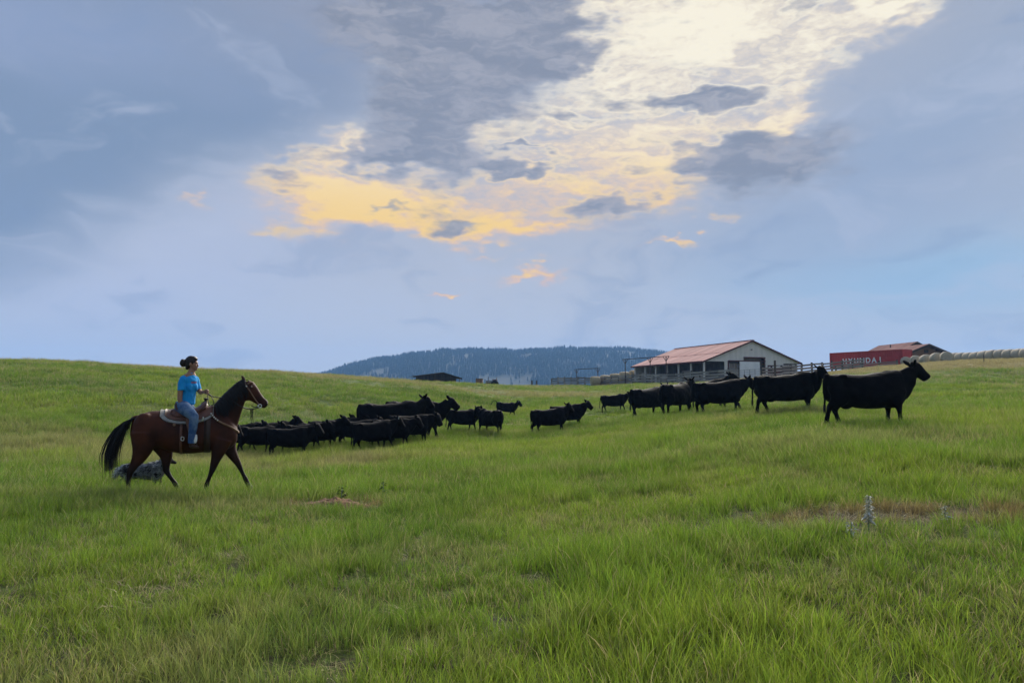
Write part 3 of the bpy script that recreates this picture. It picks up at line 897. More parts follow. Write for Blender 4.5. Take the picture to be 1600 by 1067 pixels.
for k, lab, px, D, hd, sc__, kw in CAT: make_cattle(k, lab, px, D, hd, sc__, HERD, **kw)

# ------------------------------------------------------------------ horse; outline in zoomed photo units -> metres
HS = 394.0
def hx(X): return (X - 660) / HS
def hzz(Y): return (1040 - Y) / HS
HP = gp(140 + 660 / 4.27, 12.6)
HRZ = 0.0
horse = empty('horse', (HP.x, HP.y, HP.z))
tag(horse, 'dark bay horse with black mane and tail walking under a western saddle', 'horse')

s = Skin()
HSEC = [(303, 588, 622, .02), (309, 558, 655, .07), (326, 525, 700, .16), (365, 496, 735, .235), (430, 476, 722, .27), (490, 474, 716, .275), (550, 484, 738, .275), (620, 492, 754, .285),
        (700, 492, 757, .28), (770, 474, 752, .265), (830, 457, 746, .235), (880, 458, 742, .215), (930, 490, 736, .205), (972, 545, 716, .175), (1000, 592, 680, .10)]
s.slabs([(hx(X), hzz(a), hzz(b), w) for X, a, b, w in HSEC], 24, 4, 2.15)
s.tube([(hx(X), 0, hzz(Y), r, w) for X, Y, r, w in [(890, 560, .29, .16), (915, 510, .262, .135), (955, 437, .215, .105), (1002, 358, .165, .088), (1036, 322, .138, .082)]], 18, 4)
s.tube([(hx(X), 0, hzz(Y), r, w) for X, Y, r, w in [(1040, 318, .13, .085), (1062, 330, .155, .098), (1097, 360, .138, .092), (1130, 390, .104, .072), (1160, 415, .085, .060), (1184, 432, .080, .060), (1198, 441, .055, .045), (1203, 444, .02, .02)]], 18, 4)
s.ball((hx(1058), 0, hzz(378)), .085, .085, .085)
for sd in (-1, 1):
    s.tube([(hx(1040), sd * .055, hzz(285), .036, .026), (hx(1032), sd * .068, hzz(262), .036, .022), (hx(1022), sd * .066, hzz(243), .020, .014), (hx(1018), sd * .062, hzz(235), .006, .006)], 10)
    s.ball((hx(1082), sd * .088, hzz(318)), .035, .018, .03)
    s.ball((hx(395), sd * .15, hzz(590)), .20, .135, .27); s.ball((hx(890), sd * .125, hzz(640)), .17, .10, .25)
    s.ball((hx(1196), sd * .048, hzz(430)), .022, .016, .022)
LEG = {
 'nh': (-.155, [(395, 610, .23, .14), (392, 690, .19, .12), (372, 760, .13, .09), (338, 822, .075, .058), (318, 858, .062, .050), (309, 905, .042, .036), (307, 950, .040, .036), (308, 978, .046, .042), (314, 1005, .040, .038), (322, 1030, .058, .054), (324, 1044, .062, .058)]),
 'fh': (.155, [(450, 620, .22, .14), (500, 700, .175, .115), (528, 770, .115, .085), (530, 830, .072, .058), (531, 862, .062, .050), (552, 900, .042, .036), (578, 936, .038, .035), (592, 955, .045, .041), (610, 985, .040, .038), (628, 1018, .056, .052), (634, 1038, .060, .056)]),
 'nf': (-.145, [(900, 660, .18, .105), (880, 730, .135, .09), (862, 790, .090, .070), (846, 843, .064, .056), (838, 868, .052, .048), (824, 905, .038, .035), (812, 938, .038, .035), (806, 960, .046, .042), (800, 988, .040, .038), (802, 1020, .056, .052), (804, 1040, .061, .057)]),
 'ff': (.145, [(925, 660, .17, .10), (950, 735, .12, .085), (978, 785, .085, .068), (1005, 826, .062, .055), (1018, 850, .052, .047), (1038, 890, .038, .035), (1056, 925, .037, .034), (1066, 944, .045, .041), (1080, 972, .040, .038), (1098, 1006, .055, .052), (1104, 1026, .060, .056)]),
}
for nm, (yy, ch) in LEG.items():
    s.tube([(hx(X), yy * (1.0 if i < 2 else .92), hzz(Y), a, b) for i, (X, Y, a, b) in enumerate(ch)], 14, 4)
s.tube([(hx(345), 0, hzz(520), .05, .045), (hx(322), 0, hzz(522), .045, .04), (hx(300), 0, hzz(535), .03, .03)], 8)
bodym = s.build('body', .0135, 9)
bay = new_mat('bay_coat', (.04, .014, .008), .6, .16)
tco = nd(bay, 'ShaderNodeTexCoord'); sxyz = nd(bay, 'ShaderNodeSeparateXYZ'); lk(bay, tco.outputs['Object'], sxyz.inputs[0])
coat = mixc(bay, noise_fac(bay, 2.2, 4, .55, 'Object', .35, .7), (.026, .0072, .0044), (.078, .0215, .0100))
mrz = nd(bay, 'ShaderNodeMapRange'); mrz.interpolation_type = 'SMOOTHSTEP'; lk(bay, sxyz.outputs[2], mrz.inputs['Value']); mrz.inputs['From Min'].default_value = .72; mrz.inputs['From Max'].default_value = .42
coat = mixc(bay, mrz.outputs[0], coat, (.012, .006, .005))           # black points on the legs
mrx = nd(bay, 'ShaderNodeMapRange'); mrx.interpolation_type = 'SMOOTHSTEP'; lk(bay, sxyz.outputs[0], mrx.inputs['Value']); mrx.inputs['From Min'].default_value = hx(1160); mrx.inputs['From Max'].default_value = hx(1205)
coat = mixc(bay, mrx.outputs[0], coat, (.012, .008, .008), .8)       # dark muzzle
lk(bay, coat, bay.node_tree.nodes['Principled BSDF'].inputs['Base Color'])
bodym.materials.append(bay)
link('body', bodym, horse)
# mane on the near side, forelock, tail
rg = random.Random(3); mane = []
for i in range(190):
    u = rg.random()
    cx = np.interp(u, [0, .25, .6, 1], [1030, 985, 905, 838]); cy = np.interp(u, [0, .25, .6, 1], [272, 298, 372, 447])
    L = rg.uniform(.16, .34) * (1.0 if u < .8 else .75); wy = np.interp(u, [0, 1], [.075, .13])
    p0 = Vector((hx(cx), rg.uniform(-.02, .01), hzz(cy) + .012)); fw = rg.uniform(.0, .10)
    mane.append(([p0, p0 + Vector((.012 + .1 * fw, -.065, .005)), p0 + Vector((.03 + fw * .5, -wy - .03, -L * .4)), p0 + Vector((.05 + fw, -wy - .045 + rg.uniform(-.012, .012), -L))], rg.uniform(.012, .022)))
link('mane', strip_mesh('mane', mane, hairm, n=4), horse)
fl = []
for i in range(16):
    p0 = Vector((hx(1042), rg.uniform(-.03, .03), hzz(268)))
    fl.append(([p0, p0 + Vector((.06, rg.uniform(-.03, .03), .0)), p0 + Vector((.12 + rg.uniform(0, .04), rg.uniform(-.05, .05), -.08 - rg.uniform(0, .06)))], .010))
link('forelock', strip_mesh('forelock', fl, hairm, n=4), horse)
tl = []
for i in range(210):
    a = rg.gauss(0, 1); k = rg.uniform(.55, 1.0) if rg.random() < .55 else rg.uniform(.88, 1.05)
    path = [(338, 520), (296, 530), (256, 565), (228, 615), (206, 668), (191, 725), (186, 785), (189, 840), (193, 885)]
    m_ = max(4, int(len(path) * k)); off = Vector((rg.gauss(0, 1), rg.gauss(0, 1), 0)); pl = []
    for j in range(m_):
        sp_ = .022 + .052 * math.sin(min(1, j / 6) * math.pi * .62)
        X, Y = path[min(j, len(path) - 1)]
        pl.append(Vector((hx(X) + off.x * sp_ * .8, off.y * sp_ * .7, hzz(Y) + off.x * sp_ * .35 - (rg.random() * .03 if j == m_ - 1 else 0))))
    tl.append((pl, rg.uniform(.008, .015)))
for i in range(22):   # loose short hairs under the dock
    p0 = Vector((hx(rg.uniform(255, 335)), rg.uniform(-.04, .04), hzz(545)))
    tl.append(([p0, p0 + Vector((-.02, 0, -.1)), p0 + Vector((-.03, 0, -.17 - rg.uniform(0, .08)))], .008))
link('tail', strip_mesh('tail', tl, hairm, n=4), horse)
for sd in (-1, 1):
    e = Skin(); e.ball((hx(1086), sd * .098, hzz(318)), .020, .012, .018, 8)
    me = mesh_np('eye', e.v, e.f); me.materials.append(eyem); link('eye', me, horse)
    e = Skin(); e.ball((hx(1199), sd * .058, hzz(432)), .012, .006, .016, 6)
    me = mesh_np('nostril', e.v, e.f); me.materials.append(eyem); link('nostril', me, horse)
hoofm = new_mat('hoof', (.03, .025, .02), .6)

# ------------------------------------------------------------------ tack
def hsec(X):
    xs = [q[0] for q in HSEC]
    return [float(np.interp(X, xs, [q[k] for q in HSEC])) for k in (1, 2, 3)]

def saddle_shell(name, X0, X1, a0, a1, grow, thick, mat, parent, nX=14, nA=26, round_=.25, lift=None, pw=2.15):
    """leather or cloth bent over the horse's back between two angles from the spine"""
    vs, fs_ = [], []
    for layer in (0, 1):
        for i in range(nX + 1):
            u = i / nX; X = X0 + (X1 - X0) * u
            yt, yb, w = hsec(X); zc, h = (hzz(yt) + hzz(yb)) / 2, (hzz(yt) - hzz(yb)) / 2
            ends = min(1, (min(u, 1 - u) / round_)); k = math.sqrt(max(0, 1 - (1 - ends) ** 2)) * .22 + .78
            for j in range(nA + 1):
                q = (a0 + (a1 - a0) * j / nA); q = q * k
                g = grow - layer * thick
                e = 2 / pw; c_, s_ = math.cos(q), math.sin(q)
                y = math.copysign(abs(s_) ** e, s_) * (w + g); z = zc + math.copysign(abs(c_) ** e, c_) * (h + g)
                if lift: z += lift(u, q) 
                vs.append((hx(X), y, z))
    n = (nX + 1) * (nA + 1); W = nA + 1
    for i in range(nX):
        for j in range(nA):
            a = i * W + j; f = (a, a + 1, a + W + 1, a + W)
            fs_.append(f[::-1]); fs_.append(tuple(x + n for x in f))
    for i in range(nX):
        for j in (0, nA):
            a, b = i * W + j, (i + 1) * W + j
            fs_.append((a, b, b + n, a + n) if j == 0 else (b, a, a + n, b + n))
    for j in range(nA):
        for i in (0, nX):
            a, b = i * W + j, i * W + j + 1
            fs_.append((b, a, a + n, b + n) if i == 0 else (a, b, b + n, a + n))
    me = mesh_np(name, vs, fs_)
    return link(name, me, parent, mat)

leather = two_tone('saddle_leather', (.16, .065, .04), (.10, .042, .028), 9, .5, bump=.15, spec=.4)
dleather = two_tone('dark_leather', (.045, .022, .016), (.028, .015, .012), 12, .5, spec=.4)
tleather = two_tone('tan_leather', (.26, .15, .085), (.18, .10, .06), 10, .55, spec=.35)
padm = two_tone('saddle_felt', (.34, .33, .31), (.25, .245, .235), 14, .95, bump=.2)
steel = new_mat('bit_steel', (.72, .72, .70), .3, .5, .9)
blackl = new_mat('black_leather', (.012, .011, .012), .5, .35)

pad = empty('saddle_blanket', (HP.x, HP.y, HP.z + 1.0))
tag(pad, 'light grey felt saddle pad lying on the bay horse\'s back', 'saddle blanket')
o = saddle_shell('felt_pad', 492, 838, -1.10, 1.10, .028, .022, padm, pad, 16, 30)
o.location = (0, 0, -1.0)
saddle = empty('saddle', (HP.x, HP.y, HP.z + 1.0))
tag(saddle, 'reddish brown western leather saddle with horn under the rider', 'saddle')
def sp_(o): o.location = (0, 0, -1.0); return o
sp_(saddle_shell('skirt', 522, 832, -.98, .98, .046, .016, leather, saddle, 16, 30, .3))
sp_(saddle_shell('seat', 585, 790, -.62, .62, .085, .035, leather, saddle, 14, 20, .3, lift=lambda u, q: (.10 * smooth01(1 - u / .28) + .07 * smooth01((u - .62) / .38)) * math.cos(q) ** 2))
sp_(saddle_shell('rear_jockey', 560, 668, -.80, .80, .064, .016, leather, saddle, 8, 20, .4))
sk = Skin(); sk.tube([(hx(768), -.13, hzz(462), .045, .04), (hx(772), -.06, hzz(444), .06, .05), (hx(775), 0, hzz(436), .065, .05), (hx(772), .06, hzz(444), .06, .05), (hx(768), .13, hzz(462), .045, .04)], 12)
sp_(link('swell', mesh_np('swell', sk.v, sk.f), saddle, leather))
sk = Skin(); sk.tube([(hx(778), 0, hzz(440), .024, .024), (hx(779), 0, hzz(418), .021, .021), (hx(780), 0, hzz(404), .024, .024), (hx(781), 0, hzz(399), .043, .043), (hx(782), 0, hzz(393), .043, .043), (hx(782), 0, hzz(390), .02, .02)], 12)
sp_(link('horn', mesh_np('horn', sk.v, sk.f), saddle, blackl))
for sd in (-1, 1):
    sk = Skin(); sk.tube([(hx(688), sd * .30, hzz(500), .085, .010), (hx(700), sd * .335, hzz(560), .088, .010), (hx(706), sd * .345, hzz(620), .06, .010), (hx(708), sd * .345, hzz(662), .03, .010)], 10)
    sp_(link('fender', mesh_np('fender', sk.v, sk.f), saddle, leather))
    pts_ = [(hx(706), sd * .345, hzz(648))]
    st = [(704 - 8, 655), (700 - 10, 685), (700 - 6, 704), (732, 704), (736, 690), (722, 655), (704 - 8, 655)]
    sk = Skin(); sk.tube([(hx(a), sd * .335, hzz(b), .010, .045) for a, b in st], 8, 3)
    sp_(link('stirrup', mesh_np('stirrup', sk.v, sk.f), saddle, dleather))
# girths go right round the barrel
def girth(X, wid, mat, name, parent, grow=.012):
    vs, fs_ = [], []; n = 40
    for k in range(n):
        q = 2 * math.pi * k / n
        for gx, gr in ((-wid, grow), (wid, grow), (wid, grow - .02), (-wid, grow - .02)):
            yt, yb, w = hsec(X); zc, h = (hzz(yt) + hzz(yb)) / 2, (hzz(yt) - hzz(yb)) / 2
            e = 2 / 2.15; c_, s_ = math.cos(q), math.sin(q)
            vs.append((hx(X) + gx, math.copysign(abs(s_) ** e, s_) * (w + gr), zc + math.copysign(abs(c_) ** e, c_) * (h + gr)))
    for k in range(n):
        for j in range(4):
            a, b = k * 4 + j, k * 4 + (j + 1) % 4; c2, d2 = ((k + 1) % n) * 4 + (j + 1) % 4, ((k + 1) % n) * 4 + j
            fs_.append((a, b, c2, d2))
    return sp_(link(name, mesh_np(name, vs, fs_), parent, mat))
girth(800, .055, dleather, 'girth', saddle)
girth(632, .022, leather, 'rear_girth', saddle)
me = mesh_np('buckle', *loop_tube([(hx(636), -.302, hzz(640)), (hx(652), -.302, hzz(645)), (hx(650), -.302, hzz(664)), (hx(634), -.302, hzz(660)), (hx(636), -.302, hzz(640))], .007)); sp_(link('buckle', me, saddle, steel))
sk = Skin(); sk.ball((hx(588), -.30, hzz(562)), .026, .012, .026, 8); sp_(link('concho', mesh_np('concho', sk.v, sk.f), saddle, tleather))
me = mesh_np('strap_keeper', *loop_tube([(hx(764), -.305, hzz(540)), (hx(772), -.306, hzz(528)), (hx(772), -.306, hzz(514))], .013)); sp_(link('strap_keeper', me, saddle, steel))

bc = empty('breast_collar', (HP.x, HP.y, HP.z + 1.0))
tag(bc, 'tan leather breast collar with silver studs across the horse\'s chest', 'breast collar')
for sd in (-1, 1):
    w_ = [(818, 490, .205), (850, 525, .215), (890, 552, .222), (940, 575, .205), (980, 598, .160), (1006, 618, .07), (1010, 622, 0)]
    me = mesh_np('strap', *loop_tube([(hx(a), sd * (b2 + .012), hzz(b)) for a, b, b2 in w_], .016, 8, rl=.008)); sp_(link('strap', me, bc, tleather))
    for a, b, b2 in ((822, 494, .222), (832, 505, .225), (842, 517, .228), (853, 527, .230), (866, 537, .234)):
        sk = Skin(); sk.ball((hx(a), sd * (b2 + .006), hzz(b)), .014, .008, .014, 6); sp_(link('stud', mesh_np('stud', sk.v, sk.f), bc, steel))

br = empty('bridle', (HP.x, HP.y, HP.z + 1.6))
tag(br, 'dark leather bridle with silver bit and long reins on the bay horse', 'bridle')
def bp_(o): o.location = (0, 0, -1.6); return o
for sd in (-1, 1):
    me = mesh_np('cheek_strap', *loop_tube([(hx(1044), sd * .070, hzz(276)), (hx(1052), sd * .100, hzz(305)), (hx(1084), sd * .106, hzz(352)), (hx(1122), sd * .086, hzz(408)), (hx(1150), sd * .066, hzz(440))], .011, 6, rl=.006)); bp_(link('cheek_strap', me, br, tleather))
    me = mesh_np('bit_ring', *loop_tube([(hx(1150 + 12 * math.cos(q)), sd * .072, hzz(446 + 12 * math.sin(q))) for q in [k * math.pi / 4 for k in range(9)]], .009, 6)); bp_(link('bit_ring', me, br, steel))
    me = mesh_np('rein', *loop_tube([(hx(1148), sd * .075, hzz(452)), (hx(1120), sd * .085, hzz(462)), (hx(1080), sd * .11, hzz(466)), (hx(1020), sd * .15, hzz(448)), (hx(960), sd * .15, hzz(410)), (hx(900), sd * .12, hzz(392)), (hx(840), sd * .05 - .05, hzz(384)), (hx(800), -.06, hzz(370)), (hx(778), -.06, hzz(352))], .0085, 6)); bp_(link('rein', me, br, blackl))
    sk = Skin(); sk.ball((hx(1053), sd * .107, hzz(312)), .016, .008, .016, 6); bp_(link('concho', mesh_np('concho', sk.v, sk.f), br, steel))
me = mesh_np('crown_strap', *loop_tube([(hx(1044), -.070, hzz(276)), (hx(1040), -.03, hzz(262)), (hx(1040), .03, hzz(262)), (hx(1044), .070, hzz(276))], .011, 6)); bp_(link('crown_strap', me, br, tleather))
me = mesh_np('brow_band', *loop_tube([(hx(1052), -.1, hzz(300)), (hx(1085), -.09, hzz(285)), (hx(1100), 0, hzz(284)), (hx(1085), .09, hzz(285)), (hx(1052), .1, hzz(300))], .010, 6)); bp_(link('brow_band', me, br, tleather))
me = mesh_np('curb_strap', *loop_tube([(hx(1140), -.06, hzz(450)), (hx(1112), -.03, hzz(452)), (hx(1095), 0, hzz(446)), (hx(1112), .03, hzz(452)), (hx(1140), .06, hzz(450))], .008, 6)); bp_(link('curb_strap', me, br, blackl))
ts = []
for i in range(9):
    p0 = Vector((hx(1095 + rg.uniform(-14, 16)), -.09 + rg.uniform(-.02, .02), hzz(464)))
    ts.append(([p0, p0 + Vector((rg.uniform(-.02, .03), 0, -.12)), p0 + Vector((rg.uniform(-.05, .04), 0, -.20 - rg.uniform(0, .1)))], .005))
bp_(link('tassel', strip_mesh('tassel', ts, hairm), br))
me = mesh_np('lead_loop', *loop_tube([(hx(792), -.06, hzz(356)), (hx(812), -.08, hzz(372)), (hx(830), -.1, hzz(400)), (hx(836), -.12, hzz(430)), (hx(815), -.12, hzz(440)), (hx(800), -.08, hzz(415)), (hx(792), -.06, hzz(370))], .007, 6)); bp_(link('lead_loop', me, br, blackl))

# ------------------------------------------------------------------ rider
skin_m = two_tone('skin', (.36, .19, .125), (.31, .155, .10), 8, .55, spec=.35)
shirt_m = two_tone('blue_cotton', (.014, .30, .70), (.012, .26, .62), 7, .9, bump=.3)
denim = two_tone('denim', (.030, .080, .20), (.13, .20, .31), 5, .9, .4, .62, bump=.15)
hair_m = new_mat('dark_brown_hair', (.016, .009, .008), .45, .35)
boot_m = two_tone('brown_boot', (.06, .03, .02), (.04, .02, .015), 8, .5)
person = empty('person', (HP.x, HP.y, HP.z + 1.3))
tag(person, 'person in bright blue t-shirt and jeans, dark hair in a bun, riding the bay horse', 'person')
def pp_(o): o.location = (0, 0, -1.3); return o
YAW = R(-46)
def tw(x, y, cx):   # turn of the upper body towards the camera side
    c_, s_ = math.cos(YAW), math.sin(YAW); ex = x - cx
    return cx + ex * c_ - y * s_, ex * s_ + y * c_
def hring(X, Y, depth, width, sh=0.0, n=20):
    r = []
    for k in range(n):
        q = 2 * math.pi * k / n
        x, y = tw(hx(X) + depth * math.cos(q), width * math.sin(q), hx(X))
        r.append((x, y, hzz(Y) + sh * math.cos(q)))
    return r
def at_(X, Y, fwd, latr):  # point offset forward / to the rider's left in the twisted frame
    x, y = tw(hx(X) + fwd, latr, hx(X)); return (x, y, hzz(Y))
# body (arms, hands, neck, head) in one skin
s = Skin()
s.rings([hring(664, 262, .09, .15), hring(672, 238, .075, .12), hring(678, 222, .058, .066), hring(682, 205, .053, .056), hring(686, 192, .055, .055)])
hc = Vector((hx(683), 0, hzz(163)))
HY = R(-14)
def hd_(f, l, u):
    return (hc.x + f * math.cos(HY) - l * math.sin(HY), hc.y + f * math.sin(HY) + l * math.cos(HY), hc.z + u)
def hball(f, l, u, a, b, c_):
    m0 = len(s.v); s.ball((0, 0, 0), a, b, c_, 12)
    for i in range(m0, len(s.v)):
        v_ = s.v[i]; s.v[i] = hd_(v_[0] + f, v_[1] + l, v_[2] + u)
hball(-.01, 0, .02, .100, .080, .108); hball(.035, 0, -.045, .066, .060, .075); hball(.062, 0, -.092, .030, .034, .026)
hball(.088, 0, -.018, .018, .014, .030); hball(.104, 0, -.034, .016, .017, .013); hball(.080, 0, -.066, .020, .028, .010); hball(.077, 0, -.076, .018, .024, .009)
hball(.080, 0, .022, .02, .055, .012)
for sd in (-1, 1): hball(-.005, sd * .082, -.012, .020, .012, .032); hball(.06, sd * .042, -.03, .028, .02, .022)
nsh = at_(670, 262, -.005, -.150); fsh = at_(671, 262, .0, .138)
elb_n = (hx(613), nsh[1] - .04, hzz(388)); wr_n = (hx(628), nsh[1] - .05, hzz(447))
s.tube([(nsh[0], nsh[1], nsh[2] - .03, .048, .045), (nsh[0] - .024, nsh[1] - .02, hzz(315), .047, .044), (*elb_n, .042, .040), (hx(618), elb_n[1] + .005, hzz(415), .038, .035), (*wr_n, .026, .024)], 12)
elb_f = (hx(742), fsh[1] - .06, hzz(352)); wr_f = (hx(762), .0, hzz(351))
s.tube([(fsh[0] - .02, fsh[1] - .02, fsh[2] - .03, .044, .042), (hx(717), fsh[1] - .008, hzz(302), .043, .041), (hx(728), fsh[1] - .025, hzz(330), .041, .040), (*elb_f, .038, .037), (hx(752), .05, hzz(352), .034, .032), (*wr_f, .025, .024)], 12)
# near hand hanging on the thigh: palm, four fingers, thumb
px_, py_, pz_ = wr_n
s.tube([(px_, py_, pz_, .024, .022), (px_ + .012, py_ - .005, pz_ - .035, .036, .018), (px_ + .018, py_ - .006, pz_ - .075, .038, .017), (px_ + .02, py_ - .006, pz_ - .09, .03, .014)], 10)
for i, (o_, L) in enumerate(((.034, .070), (.014, .078), (-.006, .072), (-.024, .058))):
    b_ = (px_ + .016 + o_ * .9, py_ - .006, pz_ - .082)
    s.tube([(*b_, .010, .010), (b_[0] + .004, b_[1] + .004, b_[2] - L * .5, .0095, .0095), (b_[0] - .004, b_[1] + .016, b_[2] - L * .95, .008, .008)], 8, 2)
s.tube([(px_ + .034, py_ - .002, pz_ - .03, .012, .012), (px_ + .056, py_ + .004, pz_ - .06, .011, .011), (px_ + .060, py_ + .006, pz_ - .092, .009, .009)], 8, 2)
# far hand closed round the reins
px_, py_, pz_ = wr_f
s.tube([(px_, py_, pz_, .024, .022), (px_ + .03, py_ - .018, pz_ + .002, .035, .020), (px_ + .062, py_ - .032, pz_ + .0, .034, .018)], 10)
for i in range(4):
    zz_ = pz_ + .028 - i * .019
    s.tube([(px_ + .06, py_ - .03, zz_, .0098, .0098), (px_ + .088, py_ - .045, zz_, .0095, .0095), (px_ + .092, py_ - .070, zz_ - .004, .009, .009), (px_ + .068, py_ - .076, zz_ - .006, .008, .008), (px_ + .052, py_ - .062, zz_ - .006, .007, .007)], 8, 2)
s.tube([(px_ + .03, py_ - .03, pz_ + .025, .012, .012), (px_ + .058, py_ - .052, pz_ + .040, .011, .011), (px_ + .080, py_ - .066, pz_ + .036, .009, .009)], 8, 2)
pbody = s.build('body', .0062, 2)
pbody.materials.append(skin_m); pp_(link('body', pbody, person))
for sd in (-1, 1):
    e = Skin(); e.ball(hd_(.084, sd * .034, .004), .008, .011, .0065, 6); me = mesh_np('eye', e.v, e.f); pp_(link('eye', me, person, eyem))
    e = Skin(); e.tube([(*hd_(.086, sd * .018, .026), .005, .004), (*hd_(.086, sd * .036, .031), .0055, .004), (*hd_(.074, sd * .054, .026), .003, .003)], 6); pp_(link('eyebrow', mesh_np('eyebrow', e.v, e.f), person, hair_m))
e = Skin(); e.tube([(*hd_(.090, -.024, -.071), .004, .004), (*hd_(.100, 0, -.070), .006, .005), (*hd_(.090, .024, -.071), .004, .004)], 6)
pp_(link('lips', mesh_np('lips', e.v, e.f), person, new_mat('lips', (.30, .11, .09), .5)))
# hair swept back into a bun
s = Skin()
hball(-.022, 0, .035, .108, .092, .103); hball(-.055, 0, -.01, .072, .082, .085); hball(.02, 0, .078, .075, .074, .05)
hball(-.155, 0, .012, .064, .060, .068); hball(-.115, 0, .015, .05, .045, .05); hball(-.16, -.02, .045, .04, .04, .035); hball(-.085, 0, -.075, .03, .05, .03)
for k in range(14):
    a = rg.uniform(-1, 1); s.tube([(*hd_(.055, a * .06, .075), .006, .006), (*hd_(-.02, a * .095, .10 - abs(a) * .04), .007, .007), (*hd_(-.10, a * .05, .05), .006, .006)], 6, 3)
hm_ = s.build('hair', .0075, 1); hm_.materials.append(hair_m); pp_(link('hair', hm_, person))
# t-shirt
s = Skin()
s.rings([hring(650, 436, .130, 0.160), hring(654, 425, .132, 0.163), hring(660, 395, .128, 0.139), hring(664, 350, .130, 0.138), hring(667, 310, .132, 0.142), hring(669, 280, .122, 0.146), hring(669, 258, .100, 0.144), hring(671, 244, .080, 0.116), hring(676, 231, .066, 0.085), hring(679, 222, .060, 0.070)])
m0 = len(s.v); s.ball(at_(672, 320, .056, .05), .068, .085, .09); s.ball(at_(670, 320, .056, -.05), .068, .085, .09)
s.tube([(nsh[0] + .055, nsh[1] + .05, nsh[2] + .012, .05, .05), (nsh[0] + .012, nsh[1] + .012, nsh[2] - .012, .062, .06), (nsh[0] - .008, nsh[1] - .008, nsh[2] - .07, .064, .062), (nsh[0] - .015, nsh[1] - .02, hzz(315), .064, .062), (nsh[0] - .018, nsh[1] - .025, hzz(342), .064, .062)], 14)
s.tube([(fsh[0] - .055, fsh[1] - .05, fsh[2] + .012, .05, .05), (fsh[0] - .008, fsh[1] - .01, fsh[2] - .012, .062, .06), (hx(715), fsh[1] - .005, hzz(300), .062, .06), (hx(723), fsh[1] - .02, hzz(322), .060, .058), (hx(730), fsh[1] - .03, hzz(338), .058, .056)], 14)
tm = s.build('t_shirt', .0075, 3)
def wrinkle(p):
    q = p.copy()
    for i in range(len(p)):
        n_ = mnoise.noise(Vector((p[i, 0] * 9 + p[i, 2] * 5, p[i, 1] * 9, p[i, 2] * 13))) * .009 + mnoise.noise(Vector((p[i, 0] * 22, p[i, 1] * 22, p[i, 2] * 11 + 7))) * .004
        q[i, 0] += n_; q[i, 1] -= n_
    return q
map_verts(tm, wrinkle); tm.materials.append(shirt_m); shirt = pp_(link('t_shirt', tm, person))
# small faded print on the chest
prm = new_mat('red_print', (.42, .10, .12), .9)
vs, fs_ = [], []
bk = bpy.data.objects.new('tmp', tm)
from mathutils.bvhtree import BVHTree
bvh = BVHTree.FromPolygons([v.co for v in tm.vertices], [p.vertices[:] for p in tm.polygons])
for k in range(9):
    u0 = -.055 + k * .0125; hgt_ = rg.uniform(.018, .042)
    qs = []
    for (uu, zz_) in ((u0, -.5 * hgt_), (u0 + .008, -.5 * hgt_), (u0 + .009, .5 * hgt_), (u0 + .001, .5 * hgt_)):
        o_ = at_(668, 288, .6, uu); d_ = at_(668, 288, 0, uu)
        dv = (Vector(d_) - Vector(o_)).normalized()
        hit = bvh.ray_cast(Vector(o_) + Vector((0, 0, zz_)), dv)
        if hit[0] is None: break
        qs.append(hit[0] - dv * .004)
    if len(qs) == 4:
        b = len(vs); vs += qs; fs_.append((b, b + 1, b + 2, b + 3))
if fs_: pp_(link('shirt_print', mesh_np('shirt_print', vs, fs_, False), person, prm))
# jeans
s = Skin()
s.tube([(hx(636), 0, hzz(418), .13, .165), (hx(634), 0, hzz(440), .145, .185), (hx(638), 0, hzz(468), .145, .19), (hx(645), 0, hzz(486), .12, .16)], 18)
for sd in (-1, 1):
    s.tube([(hx(632), sd * .10, hzz(452), .125, .115), (hx(652), sd * .20, hzz(462), .115, .105), (hx(684), sd * .31, hzz(484), .098, .092), (hx(712), sd * .365, hzz(512), .083, .080), (hx(715), sd * .372, hzz(540), .076, .074), (hx(710), sd * .372, hzz(585), .072, .068), (hx(706), sd * .372, hzz(630), .062, .06), (hx(706), sd * .372, hzz(672), .064, .06), (hx(706), sd * .372, hzz(682), .066, .06)], 14)
jm = s.build('jeans', .0095, 3); map_verts(jm, wrinkle); jm.materials.append(denim); pp_(link('jeans', jm, person))
white_m = new_mat('white_cuff', (.72, .72, .70), .7)
for sd in (-1, 1):
    s = Skin()
    s.tube([(hx(704), sd * .372, hzz(664), .042, .04), (hx(704), sd * .372, hzz(684), .044, .042), (hx(706), sd * .372, hzz(696), .04, .042), (hx(720), sd * .376, hzz(702), .032, .044), (hx(738), sd * .38, hzz(705), .026, .046), (hx(752), sd * .383, hzz(707), .018, .03)], 12)
    bm_ = s.build('boot', .009, 2); bm_.materials.append(boot_m); pp_(link('boot', bm_, person))
    s = Skin(); s.tube([(hx(733), sd * .385, hzz(626), .012, .030), (hx(729), sd * .39, hzz(650), .030, .034), (hx(726), sd * .39, hzz(672), .028, .034), (hx(722), sd * .39, hzz(682), .010, .02)], 10)
    sp_(link('stirrup_wrap', mesh_np('stirrup_wrap', s.v, s.f), saddle, white_m))

